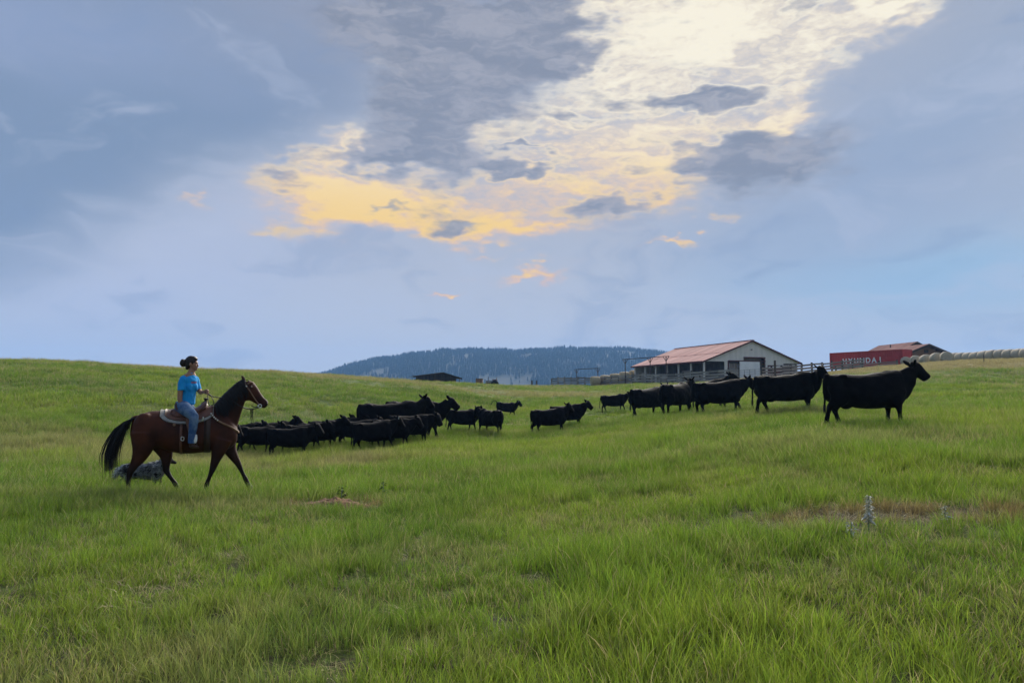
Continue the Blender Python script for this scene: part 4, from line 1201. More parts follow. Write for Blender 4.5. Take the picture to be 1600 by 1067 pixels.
# ------------------------------------------------------------------ dog trotting behind the horse's hind legs
DP = gp(140 + 380 / 4.27, 13.5)
dog_l = lambda X: (X - 380) / (HS * 12.6 / 13.5)
dz_l = lambda Y: (1028 - Y) / (HS * 12.6 / 13.5)
s = Skin()
s.slabs([(dog_l(228), dz_l(870), dz_l(915), .05), (dog_l(245), dz_l(853), dz_l(940), .085), (dog_l(290), dz_l(845), dz_l(950), .10), (dog_l(350), dz_l(850), dz_l(955), .105), (dog_l(410), dz_l(846), dz_l(962), .11), (dog_l(460), dz_l(838), dz_l(968), .11), (dog_l(495), dz_l(838), dz_l(955), .095), (dog_l(515), dz_l(855), dz_l(935), .06)], 16, 3)
s.tube([(dog_l(480), 0, dz_l(868), .085, .08), (dog_l(510), 0, dz_l(842), .075, .07), (dog_l(535), 0, dz_l(825), .07, .065)], 12)
s.tube([(dog_l(525), 0, dz_l(822), .068, .066), (dog_l(550), 0, dz_l(826), .066, .064), (dog_l(572), 0, dz_l(838), .042, .040), (dog_l(592), 0, dz_l(846), .030, .030), (dog_l(602), 0, dz_l(850), .018, .02)], 12)
for sd in (-1, 1):
    s.tube([(dog_l(532), sd * .045, dz_l(806), .025, .012), (dog_l(530), sd * .052, dz_l(788), .020, .010), (dog_l(530), sd * .052, dz_l(776), .006, .006)], 8)
    s.tube([(dog_l(475), sd * .07, dz_l(905), .06, .04), (dog_l(478 + sd * 8), sd * .07, dz_l(960), .036, .03), (dog_l(482 + sd * 18), sd * .07, dz_l(1005), .024, .022), (dog_l(488 + sd * 20), sd * .07, dz_l(1028), .03, .028)], 8)
    s.tube([(dog_l(262), sd * .07, dz_l(890), .085, .045), (dog_l(270 - sd * 10), sd * .07, dz_l(945), .05, .035), (dog_l(250 - sd * 15), sd * .07, dz_l(978), .028, .024), (dog_l(256 - sd * 18), sd * .07, dz_l(1010), .022, .02), (dog_l(264 - sd * 18), sd * .07, dz_l(1028), .028, .028)], 8)
s.tube([(dog_l(240), 0, dz_l(872), .035, .035), (dog_l(218), 0, dz_l(895), .042, .04), (dog_l(204), 0, dz_l(925), .04, .035), (dog_l(202), 0, dz_l(950), .015, .015)], 10)
dm = s.build('dog', .011, 3)
merle = new_mat('merle_coat', (.2, .2, .2), .9, .15)
mc = mixc(merle, noise_fac(merle, 16, 5, .7, 'Object', .38, .62), (.085, .09, .105), (.23, .24, .26))
mc = mixc(merle, noise_fac(merle, 6.5, 4, .6, 'Object', .52, .60), mc, (.012, .012, .016))
dtc = nd(merle, 'ShaderNodeTexCoord'); dsx = nd(merle, 'ShaderNodeSeparateXYZ'); lk(merle, dtc.outputs['Object'], dsx.inputs[0])
for lo_, hi_, c_ in ((dog_l(262), dog_l(226), (.66, .66, .63)),):
    r_ = nd(merle, 'ShaderNodeMapRange'); lk(merle, dsx.outputs[0], r_.inputs['Value']); r_.inputs['From Min'].default_value = lo_; r_.inputs['From Max'].default_value = hi_
    mc = mixc(merle, r_.outputs[0], mc, c_, .9)
r_ = nd(merle, 'ShaderNodeMapRange'); lk(merle, dsx.outputs[0], r_.inputs['Value']); r_.inputs['From Min'].default_value = dog_l(500); r_.inputs['From Max'].default_value = dog_l(530)
mc = mixc(merle, r_.outputs[0], mc, (.03, .026, .026), .9)
lk(merle, mc, merle.node_tree.nodes['Principled BSDF'].inputs['Base Color'])
dm.materials.append(merle)
dog = link('dog', dm); dog.location = DP
tag(dog, 'shaggy grey merle dog with white tail tip trotting behind the horse\'s hind legs', 'dog')
fur = []; whitef = new_mat('white_fur', (.60, .60, .58), .9, .1); greyf = new_mat('grey_fur', (.11, .115, .13), .9, .1)
co = [v.co.copy() for v in dm.vertices]; no = [v.normal.copy() for v in dm.vertices]
for part, mt, n_, cond in (('coat_fur', greyf, 520, lambda p: p.z > .13 and p.x < dog_l(520)), ('tail_fur', whitef, 70, lambda p: p.x < dog_l(228)), ('shoulder_fur', whitef, 60, lambda p: dog_l(425) < p.x < dog_l(490) and p.z > .42), ('dark_fur', hairm, 190, lambda p: p.z > .16 and (math.sin(p.x * 17) + math.sin(p.z * 23 + p.y * 9) > .7))):
    st_ = []
    cand = [i for i in range(len(co)) if cond(co[i])]
    for i in rg.sample(cand, min(n_, len(cand))):
        L = rg.uniform(.03, .06); d_ = (no[i] + Vector((-.9, 0, -.7))).normalized()
        st_.append(([co[i] - no[i] * .004, co[i] + (no[i] * .5 + d_) * L * .5, co[i] + d_ * L], .0055))
    tag(link(part, strip_mesh(part, st_, mt), dog), kind='stuff')

# the whole group is turned a little away from the camera's x axis, as the horse walks uphill
for o in (horse, pad, saddle, bc, br, person):
    o.rotation_euler = (0, 0, R(20)); o.scale = (.93, 1, 1)
dog.rotation_euler = (0, 0, R(14)); dog.scale = (.92, .92, .92)

# ------------------------------------------------------------------ shared box mesh
def box_mesh(name='board', bevel=.0):
    bm = bmesh.new(); bmesh.ops.create_cube(bm, size=1.0)
    if bevel: bmesh.ops.bevel(bm, geom=bm.edges[:], offset=bevel, segments=1, affect='EDGES')
    me = bpy.data.meshes.new(name); bm.to_mesh(me); bm.free()
    return me
def matbox(name, mat):
    me = box_mesh(name); me.materials.append(mat); return me
def boxp(name, me, parent, c, size, rot=(0, 0, 0)):
    o = bpy.data.objects.new(name, me); col.objects.link(o); o.parent = parent
    o.location = c; o.scale = size; o.rotation_euler = rot
    return o
def beam(name, me, parent, a, b, w, h, roll=0.0):
    """board from a to b in the parent's space"""
    a, b = Vector(a), Vector(b); d = b - a
    q = d.to_track_quat('X', 'Z')
    o = bpy.data.objects.new(name, me); col.objects.link(o); o.parent = parent
    o.location = (a + b) / 2; o.rotation_mode = 'QUATERNION'; o.rotation_quaternion = q; o.scale = (d.length, w, h)
    return o
def rnd_mat(name, a, b, scale, rough=.85, spread=.35, stretch=None, spec=.25, c=None):
    """two tones with a different brightness on each piece"""
    m = two_tone(name, a, b, scale, rough, stretch=stretch, spec=spec, c=c)
    bs = m.node_tree.nodes['Principled BSDF']; src = bs.inputs['Base Color'].links[0].from_socket
    oi = nd(m, 'ShaderNodeObjectInfo'); ma = nd(m, 'ShaderNodeMapRange'); lk(m, oi.outputs['Random'], ma.inputs['Value'])
    ma.inputs['To Min'].default_value = 1 - spread; ma.inputs['To Max'].default_value = 1 + spread
    h = nd(m, 'ShaderNodeHueSaturation'); lk(m, src, h.inputs['Color']); lk(m, ma.outputs[0], h.inputs['Value']); lk(m, h.outputs[0], bs.inputs['Base Color'])
    return m
def poly_prism(name, outline, y0, y1, mat, parent):
    """outline in (x, z), extruded from y0 to y1"""
    n = len(outline); vs = [(x, y0, z) for x, z in outline] + [(x, y1, z) for x, z in outline]
    fs_ = [tuple(range(n)), tuple(range(2 * n - 1, n - 1, -1))] + [(i, i + n, (i + 1) % n + n, (i + 1) % n) for i in range(n)]
    return link(name, mesh_np(name, vs, fs_, False), parent, mat)

wood = rnd_mat('weathered_wood', (.36, .31, .275), (.25, .215, .19), 3, .9, .3, (1, 8, 8))
dwood = rnd_mat('dark_post_wood', (.095, .075, .062), (.06, .048, .040), 4, .9, .3)
rust = two_tone('rusty_steel', (.055, .035, .028), (.085, .045, .03), 5, .7)
WB, DB = matbox('rail', wood), matbox('post', dwood)

def fence(name, label, pts_, nr, hgt, spacing, rw=.20, every=True, group=None):
    """plank fence along ground points"""
    root = empty(name, pts_[0]); tag(root, label, 'fence', group)
    inv = Vector(pts_[0]); P_ = []
    for a, b in zip(pts_[:-1], pts_[1:]):
        a, b = Vector(a), Vector(b); n = max(1, round((b - a).length / spacing))
        for k in range(n): P_.append(a.lerp(b, k / n))
    P_.append(Vector(pts_[-1]))
    P_ = [Vector((p.x, p.y, hz(p.x, p.y))) - inv for p in P_]
    rr = random.Random(len(label))
    for i, p in enumerate(P_):
        H = hgt + .12 + rr.uniform(-.08, .12)
        o = boxp('post', DB, root, p + Vector((0, 0, H / 2 - .15)), (.19, .19, H + .3), (rr.uniform(-.03, .03), rr.uniform(-.03, .03), rr.uniform(0, 1)))
    for a, b in zip(P_[:-1], P_[1:]):
        d = (b - a).normalized(); nrm = Vector((d.y, -d.x, 0)).normalized() * .125
        for k in range(nr):
            if rr.random() < .04: continue
            z = hgt * (k + .62) / nr
            e = [rr.uniform(-.045, .045) for _ in range(2)]
            beam('rail', WB, root, a + nrm + Vector((0, 0, z + e[0])) - d * .08, b + nrm + Vector((0, 0, z + e[1])) + d * .08, .045, rw * rr.uniform(.85, 1.1))
    return root

fence('plank_fence', 'long grey weathered plank fence below the barn, starting beside the two lone posts', [gp(862, 140), gp(925, 130), gp(1000, 118), gp(1080, 106), gp(1154, 98)], 4, 1.55, 1.85, .27)
fence('plank_fence', 'weathered plank fence running uphill from the barn door to the red container', [gp(1190, 94), gp(1236, 97), gp(1300, 101), gp(1348, 104)], 4, 1.55, 2.0, .235)
fence('plank_fence', 'low weathered plank fence along the foot of the red container', [gp(1306, 105.5), gp(1345, 107), gp(1402, 108)], 3, .85, 2.4, .16)
# tall post and steel gate by the barn door
g = gp(1211, 90)
o = boxp('fence_post', DB, None, g + Vector((0, 0, 1.0)), (.2, .2, 2.4)); tag(o, 'tall dark post standing in front of the uphill plank fence by the barn', 'post')
for px in (831, 838.5):
    g = gp(px, 138); o = boxp('fence_post', DB, None, g + Vector((0, 0, .55)), (.26, .26, 1.5)); tag(o, 'lone dark wooden post left standing beyond the end of the plank fence', 'post', 'pair of lone posts')
g = gp(718, 118); o = boxp('fence_post', DB, None, g + Vector((0, 0, .6)), (.12, .12, 1.7)); tag(o, 'thin dark post just beside the low brown shed', 'post')
g = gp(1538, 80); o = boxp('fence_post', DB, None, g + Vector((0, 0, .35)), (.07, .07, 1.1)); tag(o, 'thin stake in the dry grass bank below the long bale row', 'stake')

# tubular steel gate
ga, gb = gp(1155, 97.5), gp(1188, 94.5)
root = empty('farm_gate', ga); tag(root, 'grey tubular steel gate in front of the white barn door', 'gate')
galv = new_mat('galvanised', (.30, .31, .32), .5, .4, .5); GBX = matbox('tube', galv)
d = gb - ga
for k in range(5): beam('gate_bar', GBX, root, Vector((0, 0, .25 + k * .27)), d + Vector((0, 0, .25 + k * .27)), .045, .045)
for k in range(5): beam('gate_upright', GBX, root, d * (k / 4) + Vector((0, 0, .2)), d * (k / 4) + Vector((0, 0, 1.38)), .05, .05)

# gateway frames of rusty steel
RB = matbox('steel_bar', rust)
def gateway(label, cols_, D0, D1, h, ext):
    p = [gp(c_, D0 + (D1 - D0) * i / (len(cols_) - 1)) for i, c_ in enumerate(cols_)]
    root = empty('gateway_frame', p[0]); tag(root, label, 'gateway')
    q = [v - p[0] for v in p]; zt = max(v.z for v in q) + h
    u = (q[-1] - q[0]); u.z = 0; u.normalize()
    for v in q: beam('upright', RB, root, v + Vector((0, 0, -.3)), Vector((v.x, v.y, zt)), .11, .11)
    a = Vector((q[0].x, q[0].y, zt)) - u * ext; b = Vector((q[-1].x, q[-1].y, zt)) + u * ext
    beam('crossbar', RB, root, a, b, .10, .10)
    for v in q:
        for s_ in (-1, 1):
            beam('brace', RB, root, Vector((v.x, v.y, zt - .75)), Vector((v.x, v.y, zt)) + u * s_ * .7, .06, .06)
gateway('lower rusty steel gateway frame over the plank fence, clear of the hay bales', (901, 934), 134, 129, 3.0, .25)
gateway('higher rusty steel gateway frame with three uprights in front of the barn roof', (977, 1016, 1041), 121, 112, 4.05, .7)

# ------------------------------------------------------------------ barn
siding = two_tone('pale_metal_siding', (.72, .68, .62), (.64, .605, .555), .6, .6, stretch=(3, 3, .3), spec=.4)
siding_w = two_tone('white_metal_door', (.84, .84, .83), (.76, .76, .75), .8, .55, spec=.4)
roofm = rnd_mat('faded_red_roof', (.50, .29, .26), (.57, .385, .35), .5, .95, .16, (3, .4, 1), .03, (.43, .20, .165))
trim = new_mat('dark_red_trim', (.10, .022, .022), .6)
tan_w = two_tone('tan_boards', (.40, .33, .26), (.33, .27, .21), 1.2, .8)
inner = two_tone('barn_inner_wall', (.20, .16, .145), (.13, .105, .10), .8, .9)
darkred = two_tone('dark_red_boards', (.11, .03, .03), (.075, .022, .024), 1.0, .8)
e_g = Vector((.943, .333, 0)).normalized(); ang = math.atan2(e_g.y, e_g.x)
BZ = gp(1150, 108).z - .15
c0 = Vector(((1100 - 800) / F * 110, 110, BZ))
barn = empty('barn', c0, ang)
tag(barn, 'large pale metal barn with faded red roof and open side', 'barn')
EV, RG, GW, BL = 5.39 + CAMZ - BZ, 8.5 + CAMZ - BZ, 17.05, 21.2     # eave, ridge, gable width, length
def rz_(s_): return EV + (RG - EV) * (1 - abs(s_ - GW / 2) / (GW / 2))
SID, TRM, INN, TAN, DRD, WHT = (matbox(n_, m_) for n_, m_ in (('panel', siding), ('trim', trim), ('inner', inner), ('tan', tan_w), ('darkred', darkred), ('white', siding_w)))
def face(s0, s1, z0, y=0.0, mat=siding, name='gable_panel', zt=None, th=.08):
    ol = [(s0, z0), (s1, z0)]
    if zt is None:
        ol += [(s1, rz_(s1) - .06)] + ([(GW / 2, RG - .06)] if s0 < GW / 2 < s1 else []) + [(s0, rz_(s0) - .06)]
    else: ol += [(s1, zt), (s0, zt)]
    return poly_prism(name, ol, y, y + th, mat, barn)
OT = EV + .55                                   # top of the big door opening
face(.05, 4.2, EV - .12); face(4.2, 7.0, EV + .02); face(7.0, 10.9, OT); face(10.9, 14.3, EV - .55); face(14.3, GW - .05, EV - .25)
face(3.6, 4.2, -.1, .02, zt=EV - .13); face(10.9, 11.35, -.1, .02, zt=EV - .56)
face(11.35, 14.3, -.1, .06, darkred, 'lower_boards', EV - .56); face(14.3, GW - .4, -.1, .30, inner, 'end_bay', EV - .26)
beam('lean_rail', WHT, barn, (11.3, -.3, EV - .9), (16.2, -.3, EV - .55), .1, .16)
face(7.0, 10.9, .0, .9, tan_w, 'inner_board_wall', OT - .02)
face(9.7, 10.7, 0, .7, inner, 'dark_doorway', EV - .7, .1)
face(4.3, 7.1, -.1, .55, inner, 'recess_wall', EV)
for k in range(5): face(4.35 + k * .55, 4.85 + k * .55, -.1, .42, wood, 'recess_board', EV - .35 - .05 * (k % 2), .06)
face(6.15, 9.75, -.02, -.22, siding_w, 'sliding_door', EV - .10, .1)
beam('door_track', TRM, barn, (4.2, -.16, EV + .0), (10.9, -.16, EV + .0), .12, .12)
face(4.16, 4.36, -.1, -.05, trim, 'door_post', EV); face(10.72, 10.9, 0, -.06, trim, 'door_post', OT); 
beam('lintel', TRM, barn, (7.0, -.03, OT), (10.9, -.03, OT), .16, .16)
bm_ = Skin(); bm_.ball((GW / 2 - .1, -.12, RG - 1.35), .16, .14, .10, 6); link('yard_light', mesh_np('yard_light', bm_.v, bm_.f), barn, galv)
# side walls and roof
for k in range(7): beam('side_post', SID, barn, (.12, .15 + k * 3.46, -.2), (.12, .15 + k * 3.46, EV - .06), .22, .22)
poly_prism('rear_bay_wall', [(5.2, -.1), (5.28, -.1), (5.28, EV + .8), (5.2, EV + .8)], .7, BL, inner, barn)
poly_prism('far_wall', [(GW - .12, -.1), (GW - .04, -.1), (GW - .04, EV - .06), (GW - .12, EV - .06)], 0.1, BL, siding, barn)
poly_prism('back_gable', [(.05, -.1), (GW - .05, -.1), (GW - .05, EV - .06), (GW / 2, RG - .06), (.05, EV - .06)], BL - .1, BL, siding, barn)
for k, (w_, zt_) in enumerate(((2.6, 1.2), (2.9, 1.9), (2.2, .9), (2.8, 1.6), (2.4, 1.3), (2.6, 2.0))):
    y_ = .5 + k * 3.45
    poly_prism('stall_partition', [(.35 + .2 * (k % 3), 0), (.42 + .2 * (k % 3), 0), (.42 + .2 * (k % 3), zt_), (.35 + .2 * (k % 3), zt_)], y_, y_ + w_, wood if k % 2 else tan_w, barn)
slope = math.hypot(GW / 2 + .45, (RG - EV) * (GW / 2 + .45) / (GW / 2))
RM = matbox('roof_panel', roofm); NP = 15
for side in (0, 1):
    sgn = 1 if side == 0 else -1
    for crs, (f0, f1, up) in enumerate(((0, .42, .0), (.40, 1.0, .035))):
        for k in range(NP):
            y0 = -.35 + k * (BL + .7) / NP; y1 = y0 + (BL + .7) / NP * .985
            def rp(f): 
                s_ = -.45 + f * (GW / 2 + .45); s2 = s_ if side == 0 else GW - s_
                return Vector((s2, (y0 + y1) / 2, EV - .45 * (RG - EV) / (GW / 2) + f * (RG - EV) * (GW / 2 + .45) / (GW / 2) + .02 + up + .012 * (k % 2)))
            a, b = rp(f0), rp(f1)
            beam('roof_panel', RM, barn, a, b, y1 - y0, .045)
    a = (-.47 if side == 0 else GW + .47)
    for yy in (-.36, BL + .36):
        beam('barge_board', TRM, barn, (a, yy, EV - .45 * (RG - EV) / (GW / 2) - .08), (GW / 2, yy, RG - .05), .08, .20)
    beam('fascia', TRM, barn, (a, -.3, EV - .22), (a, BL + .3, EV - .22), .08, .26)
beam('ridge_cap', RM, barn, (GW / 2, -.4, RG + .10), (GW / 2, BL + .4, RG + .10), .5, .06)

# ------------------------------------------------------------------ shipping container with lettering
conm = two_tone('red_container_paint', (.50, .050, .045), (.42, .042, .040), .7, .6, c=(.52, .10, .08), spec=.35)
cR = Vector(((1408 - 800) / F * 112, 112, 0)); cL = Vector(((1297.5 - 800) / F * 122.0, 122.0, 0))
u = (cR - cL); CLN = 12.2; 
cz = 7.15 + CAMZ - 2.62
cont = empty('shipping_container', (cL.x, cL.y, cz), math.atan2(u.y, u.x))
tag(cont, 'long red corrugated shipping container with white lettering beside the brown-roofed buildings', 'container')
def corr(L, H, n, amp):
    vs, fs_ = [], []
    xs = []
    for k in range(n):
        x0 = L * k / n; w_ = L / n
        xs += [(x0, 0), (x0 + w_ * .32, 0), (x0 + w_ * .5, amp), (x0 + w_ * .82, amp)]
    xs.append((L, 0))
    for x, y in xs: vs += [(x, y, 0), (x, y, H)]
    for i in range(len(xs) - 1): fs_.append((2 * i, 2 * i + 2, 2 * i + 3, 2 * i + 1))
    return vs, fs_
vs, fs_ = corr(CLN - .3, 2.36, 40, .05)
o = link('side_wall', mesh_np('side_wall', vs, fs_, False), cont, conm); o.location = (.15, .04, .14)
vs, fs_ = corr(2.2, 2.36, 8, .04)
o = link('end_wall', mesh_np('end_wall', vs, fs_, False), cont, conm); o.location = (CLN - .04, .12, .14); o.rotation_euler = (0, 0, R(90))
o = link('end_wall', mesh_np('end_wall', *corr(2.2, 2.36, 8, .04), False), cont, conm); o.location = (.04, .12, .14); o.rotation_euler = (0, 0, R(90))
o = link('side_wall', mesh_np('side_wall', *corr(CLN - .3, 2.36, 40, .05), False), cont, conm); o.location = (.15, 2.36, .14)
CB = matbox('container_bar', conm)
for y in (.0, 2.44):
    for z in (.08, 2.55): beam('side_rail', CB, cont, (0, y, z), (CLN, y, z), .12, .14)
for x in (.06, CLN - .06):
    for y in (0, 2.44): beam('corner_post', CB, cont, (x, y, .0), (x, y, 2.62), .17, .17)
    for z in (.08, 2.55): beam('end_rail', CB, cont, (x, .06, z), (x, 2.38, z), .12, .14)
boxp('roof', CB, cont, (CLN / 2, 1.22, 2.58), (CLN - .2, 2.3, .04)); boxp('floor', CB, cont, (CLN / 2, 1.22, .1), (CLN - .2, 2.3, .06))
letm = new_mat('white_lettering', (.80, .80, .78), .6)
for i, chh in enumerate('HYUNDAI'):
    cu = bpy.data.curves.new('letter', 'FONT'); cu.body = chh; cu.size = 1.12; cu.extrude = .012; cu.offset = .04; cu.align_x = 'CENTER'
    to = bpy.data.objects.new('t', cu); col.objects.link(to)
    dg = bpy.context.evaluated_depsgraph_get(); me = bpy.data.meshes.new_from_object(to.evaluated_get(dg)); bpy.data.objects.remove(to)
    me.materials.clear()
    o = link('letter', me, cont, letm); o.location = (2.6 + i * 1.0, .012, .80); o.rotation_euler = (R(90), 0, 0)

# ------------------------------------------------------------------ brown gabled houses behind the container
broof = rnd_mat('brown_roof', (.25, .13, .115), (.20, .10, .09), .8, .95, .15, (2, 2, 1), .03)
logm = rnd_mat('log_wall', (.32, .18, .10), (.23, .13, .08), 1.4, .85, .15, (.5, 1, 6))
BR, LG = matbox('roof_sheet', broof), matbox('log', logm)
def gabled(name, label, px0, px1, D0, depth, eave_px, ridge_px, wallmat, over=.9, angk=.35):
    """gable facing the camera, roof running back; rows given at depth D0"""
    xl = (px0 - 800) / F * D0; xr = (px1 - 800) / F * D0; W = xr - xl
    ze = (620 - eave_px) / F * D0 + CAMZ; zr = (620 - ridge_px) / F * D0 + CAMZ
    zb = hz((xl + xr) / 2, D0) - .3
    root = empty(name, (xl, D0, zb), angk); tag(root, label, 'building')
    e, r_ = ze - zb, zr - zb
    n = max(4, int(r_ / .34))
    for k in range(n):     # log courses up into the gable
        z0 = k * r_ / n; zc = z0 + r_ / n / 2
        inset = 0 if z0 < e else (W / 2) * (z0 + r_ / n - e) / (r_ - e)
        if W / 2 - inset < .4: continue
        boxp('log', LG, root, (W / 2, .12 + .015 * (k % 2), zc), (W - 2 * inset - .1, .24, r_ / n * .96))
    for x in (.12, W - .12): boxp('side_wall', LG, root, (x, depth / 2 + .15, e / 2), (.2, depth - .1, e - .1))
    boxp('back_wall', LG, root, (W / 2, depth - .1, e / 2), (W - .5, .2, e - .1))
    for sgn in (0, 1):
        for k in range(6):
            y0 = -over + k * (depth + 2 * over) / 6; yc = y0 + (depth + 2 * over) / 12
            k_ = (r_ - e) / (W / 2)
            a = Vector((-over if sgn == 0 else W + over, yc, e - over * k_ + .06)); b = Vector((W / 2, yc, r_ + .06))
            beam('roof_sheet', BR, root, a, b, (depth + 2 * over) / 6 * .985, .10)
        a = Vector((-over if sgn == 0 else W + over, -over + .04, e - over * (r_ - e) / (W / 2) - .10)); beam('barge_board', DB, root, a, Vector((W / 2, -over + .04, r_ - .10)), .1, .26)
    return root, W, e, r_
b1, W1_, e1_, r1_ = gabled('log_house', 'brown log house with low gable behind the round bale ends', 1411, 1494, 128, 9, 553.5, 538, logm, angk=.16)
boxp('attic_vent', DB, b1, (W1_ / 2, -.03, e1_ + .55), (.8, .1, .55))
b2, W2_, e2_, r2_ = gabled('red_shed', 'taller dark red roofed building just behind the log house', 1398, 1470, 146, 10, 551, 534.5, logm, angk=.16)
boxp('chimney_pipe', RB, b2, (W2_ * .08, 2, e2_ + .9), (.16, .16, 1.6))

# ------------------------------------------------------------------ low brown shed on the skyline
g = gp(650, 122)
shed = empty('field_shed', (g.x, g.y, g.z - .1), R(14))
tag(shed, 'low dark brown wooden shed with pale shallow roof on the grass skyline', 'shed')
shm = rnd_mat('dark_shed_boards', (.060, .038, .030), (.035, .024, .02), 2, .9, .35, (6, 6, .5)); SB = matbox('board', shm)
pal = two_tone('pale_roof_sheet', (.30, .30, .30), (.24, .235, .23), .8, .95, spec=.03); PM = matbox('roof_sheet', pal)
SW = 6.6; zl, zr_, zm = 2.2, 2.3, 2.75
for k in range(22):
    x = .15 + k * .3; t_ = np.interp(x, [0, SW * .66, SW], [zl - .15, zm - .12, zr_ - .1]); boxp('board', SB, shed, (x, 0, t_ / 2), (.285, .06 + .03 * (k % 2), t_))
for k in range(10):
    for x in (.02, SW + .02): boxp('board', SB, shed, (x, .25 + k * .42, .85), (.06, .40, 1.7))
for k in range(16): boxp('board', SB, shed, (.2 + k * .42, 4.4, .85), (.41, .06, 1.7))
for k in range(4):
    yc = -.6 + (k + .5) * 5.6 / 4
    beam('roof_sheet', PM, shed, (-.5, yc, zl - .02), (SW * .66, yc, zm + .1), 1.38, .06); beam('roof_sheet', SB, shed, (SW + .95, yc, zr_ - .42), (SW * .66, yc, zm + .1), 1.38, .06)
beam('fascia', SB, shed, (-.5, -.62, zl - .12), (SW * .66, -.62, zm - .02), .06, .22); beam('fascia', SB, shed, (SW + .95, -.62, zr_ - .54), (SW * .66, -.62, zm - .02), .06, .22)

# brown tank box and small rusty tractor on the skyline
g = gp(749, 124); bx = empty('feed_bin', (g.x, g.y, g.z - .25)); tag(bx, 'upright brown plank bin on the skyline between the shed and the tractor', 'bin')
for k in range(5): boxp('stave', LG, bx, (-.45 + k * .225, -.45, .85), (.215, .08, 1.7))
for k in range(5): boxp('stave', LG, bx, (-.45 + k * .225, .45, .85), (.215, .08, 1.7))
for k in range(4):
    for x in (-.54, .54): boxp('stave', LG, bx, (x, -.32 + k * .22, .85), (.08, .21, 1.7))
boxp('lid', PM, bx, (0, 0, 1.74), (1.25, 1.1, .06))
g = gp(768, 122); tr_ = empty('tractor', (g.x, g.y, g.z - .05), R(180)); tag(tr_, 'small old rusty tractor with pale hood beside the plank bin', 'tractor')
trm_ = two_tone('rusty_orange', (.20, .06, .035), (.12, .045, .03), 3, .7); tyre = new_mat('tyre', (.018, .018, .018), .9)
def lathe_y(prof, n=20):
    s_ = Skin(); s_.rings([[(r * math.cos(2 * math.pi * k / n), y, r * math.sin(2 * math.pi * k / n)) for k in range(n)] for y, r in prof]); return s_
TB = matbox('sheet', trm_)
for x, r_, w_ in ((-.55, .62, .28), (.75, .36, .18)):
    for sd in (-1, 1):
        s_ = lathe_y([(-w_ / 2, r_ * .55), (-w_ / 2, r_ * .9), (-w_ / 4, r_), (w_ / 4, r_), (w_ / 2, r_ * .9), (w_ / 2, r_ * .55)])
        o = link('wheel', mesh_np('wheel', s_.v, s_.f), tr_, tyre); o.location = (x, sd * .6, r_)
        s_ = lathe_y([(-.05, r_ * .5), (.05, r_ * .5)]); h_ = link('rim', mesh_np('rim', s_.v, s_.f), o, trm_)
boxp('hood', PM, tr_, (.45, 0, .98), (1.0, .42, .36)); boxp('chassis', TB, tr_, (.1, 0, .68), (1.6, .32, .28)); boxp('seat', TB, tr_, (-.6, 0, 1.22), (.42, .45, .09)); boxp('seat_back', TB, tr_, (-.8, 0, 1.42), (.07, .45, .34))
for sd in (-1, 1): boxp('fender', TB, tr_, (-.55, sd * .6, 1.28), (.9, .34, .06))
beam('exhaust', RB, tr_, (.5, .1, 1.1), (.5, .1, 1.75), .07, .07); beam('steering_column', RB, tr_, (-.05, 0, 1.1), (-.3, 0, 1.45), .05, .05)

# ------------------------------------------------------------------ round hay bales
haym = two_tone('hay', (.46, .37, .23), (.35, .28, .17), 9, .95, bump=.6, c=(.55, .46, .30))
haym2 = two_tone('old_hay', (.54, .47, .35), (.38, .33, .25), 8, .95, bump=.6, c=(.60, .55, .45))
def bale_mesh(mat, seed, r=.76, w=1.35):
    rr = random.Random(seed); n = 26; vs, fs_ = [], []
    prof = [(-w / 2, .0), (-w / 2 - .015, r * .35), (-w / 2, r * .75), (-w / 2 + .05, r * .95), (-w / 4, r), (0, r * 1.005), (w / 4, r), (w / 2 - .05, r * .95), (w / 2, r * .75), (w / 2 + .015, r * .35), (w / 2, 0.0)]
    for x, q in prof:
        for k in range(n):
            a = 2 * math.pi * k / n
            j = 1 + .02 * math.sin(3 * a + seed) + rr.uniform(-.015, .015)
            z = q * j * math.sin(a); z = max(z, -r * .93)
            vs.append((x + rr.uniform(-.012, .012), max(q, .01) * j * math.cos(a), z + r * .93))
    for i in range(len(prof) - 1):
        for k in range(n):
            l = (k + 1) % n; fs_.append((i * n + k, i * n + l, (i + 1) * n + l, (i + 1) * n + k))
    me = mesh_np('hay_bale', vs, fs_)
    me.materials.append(mat); return me
BM1 = [bale_mesh(haym, s_) for s_ in range(3)]; BM2 = [bale_mesh(haym2, s_ + 5) for s_ in range(4)]
def bale(me, p, ang_, label, group, sc_=1.0):
    o = bpy.data.objects.new('hay_bale', me); col.objects.link(o); o.location = p; o.rotation_euler = (random.uniform(-.05, .05), random.uniform(-.03, .03), ang_); o.scale = (sc_,) * 3
    tag(o, label, 'hay bale', group); return o
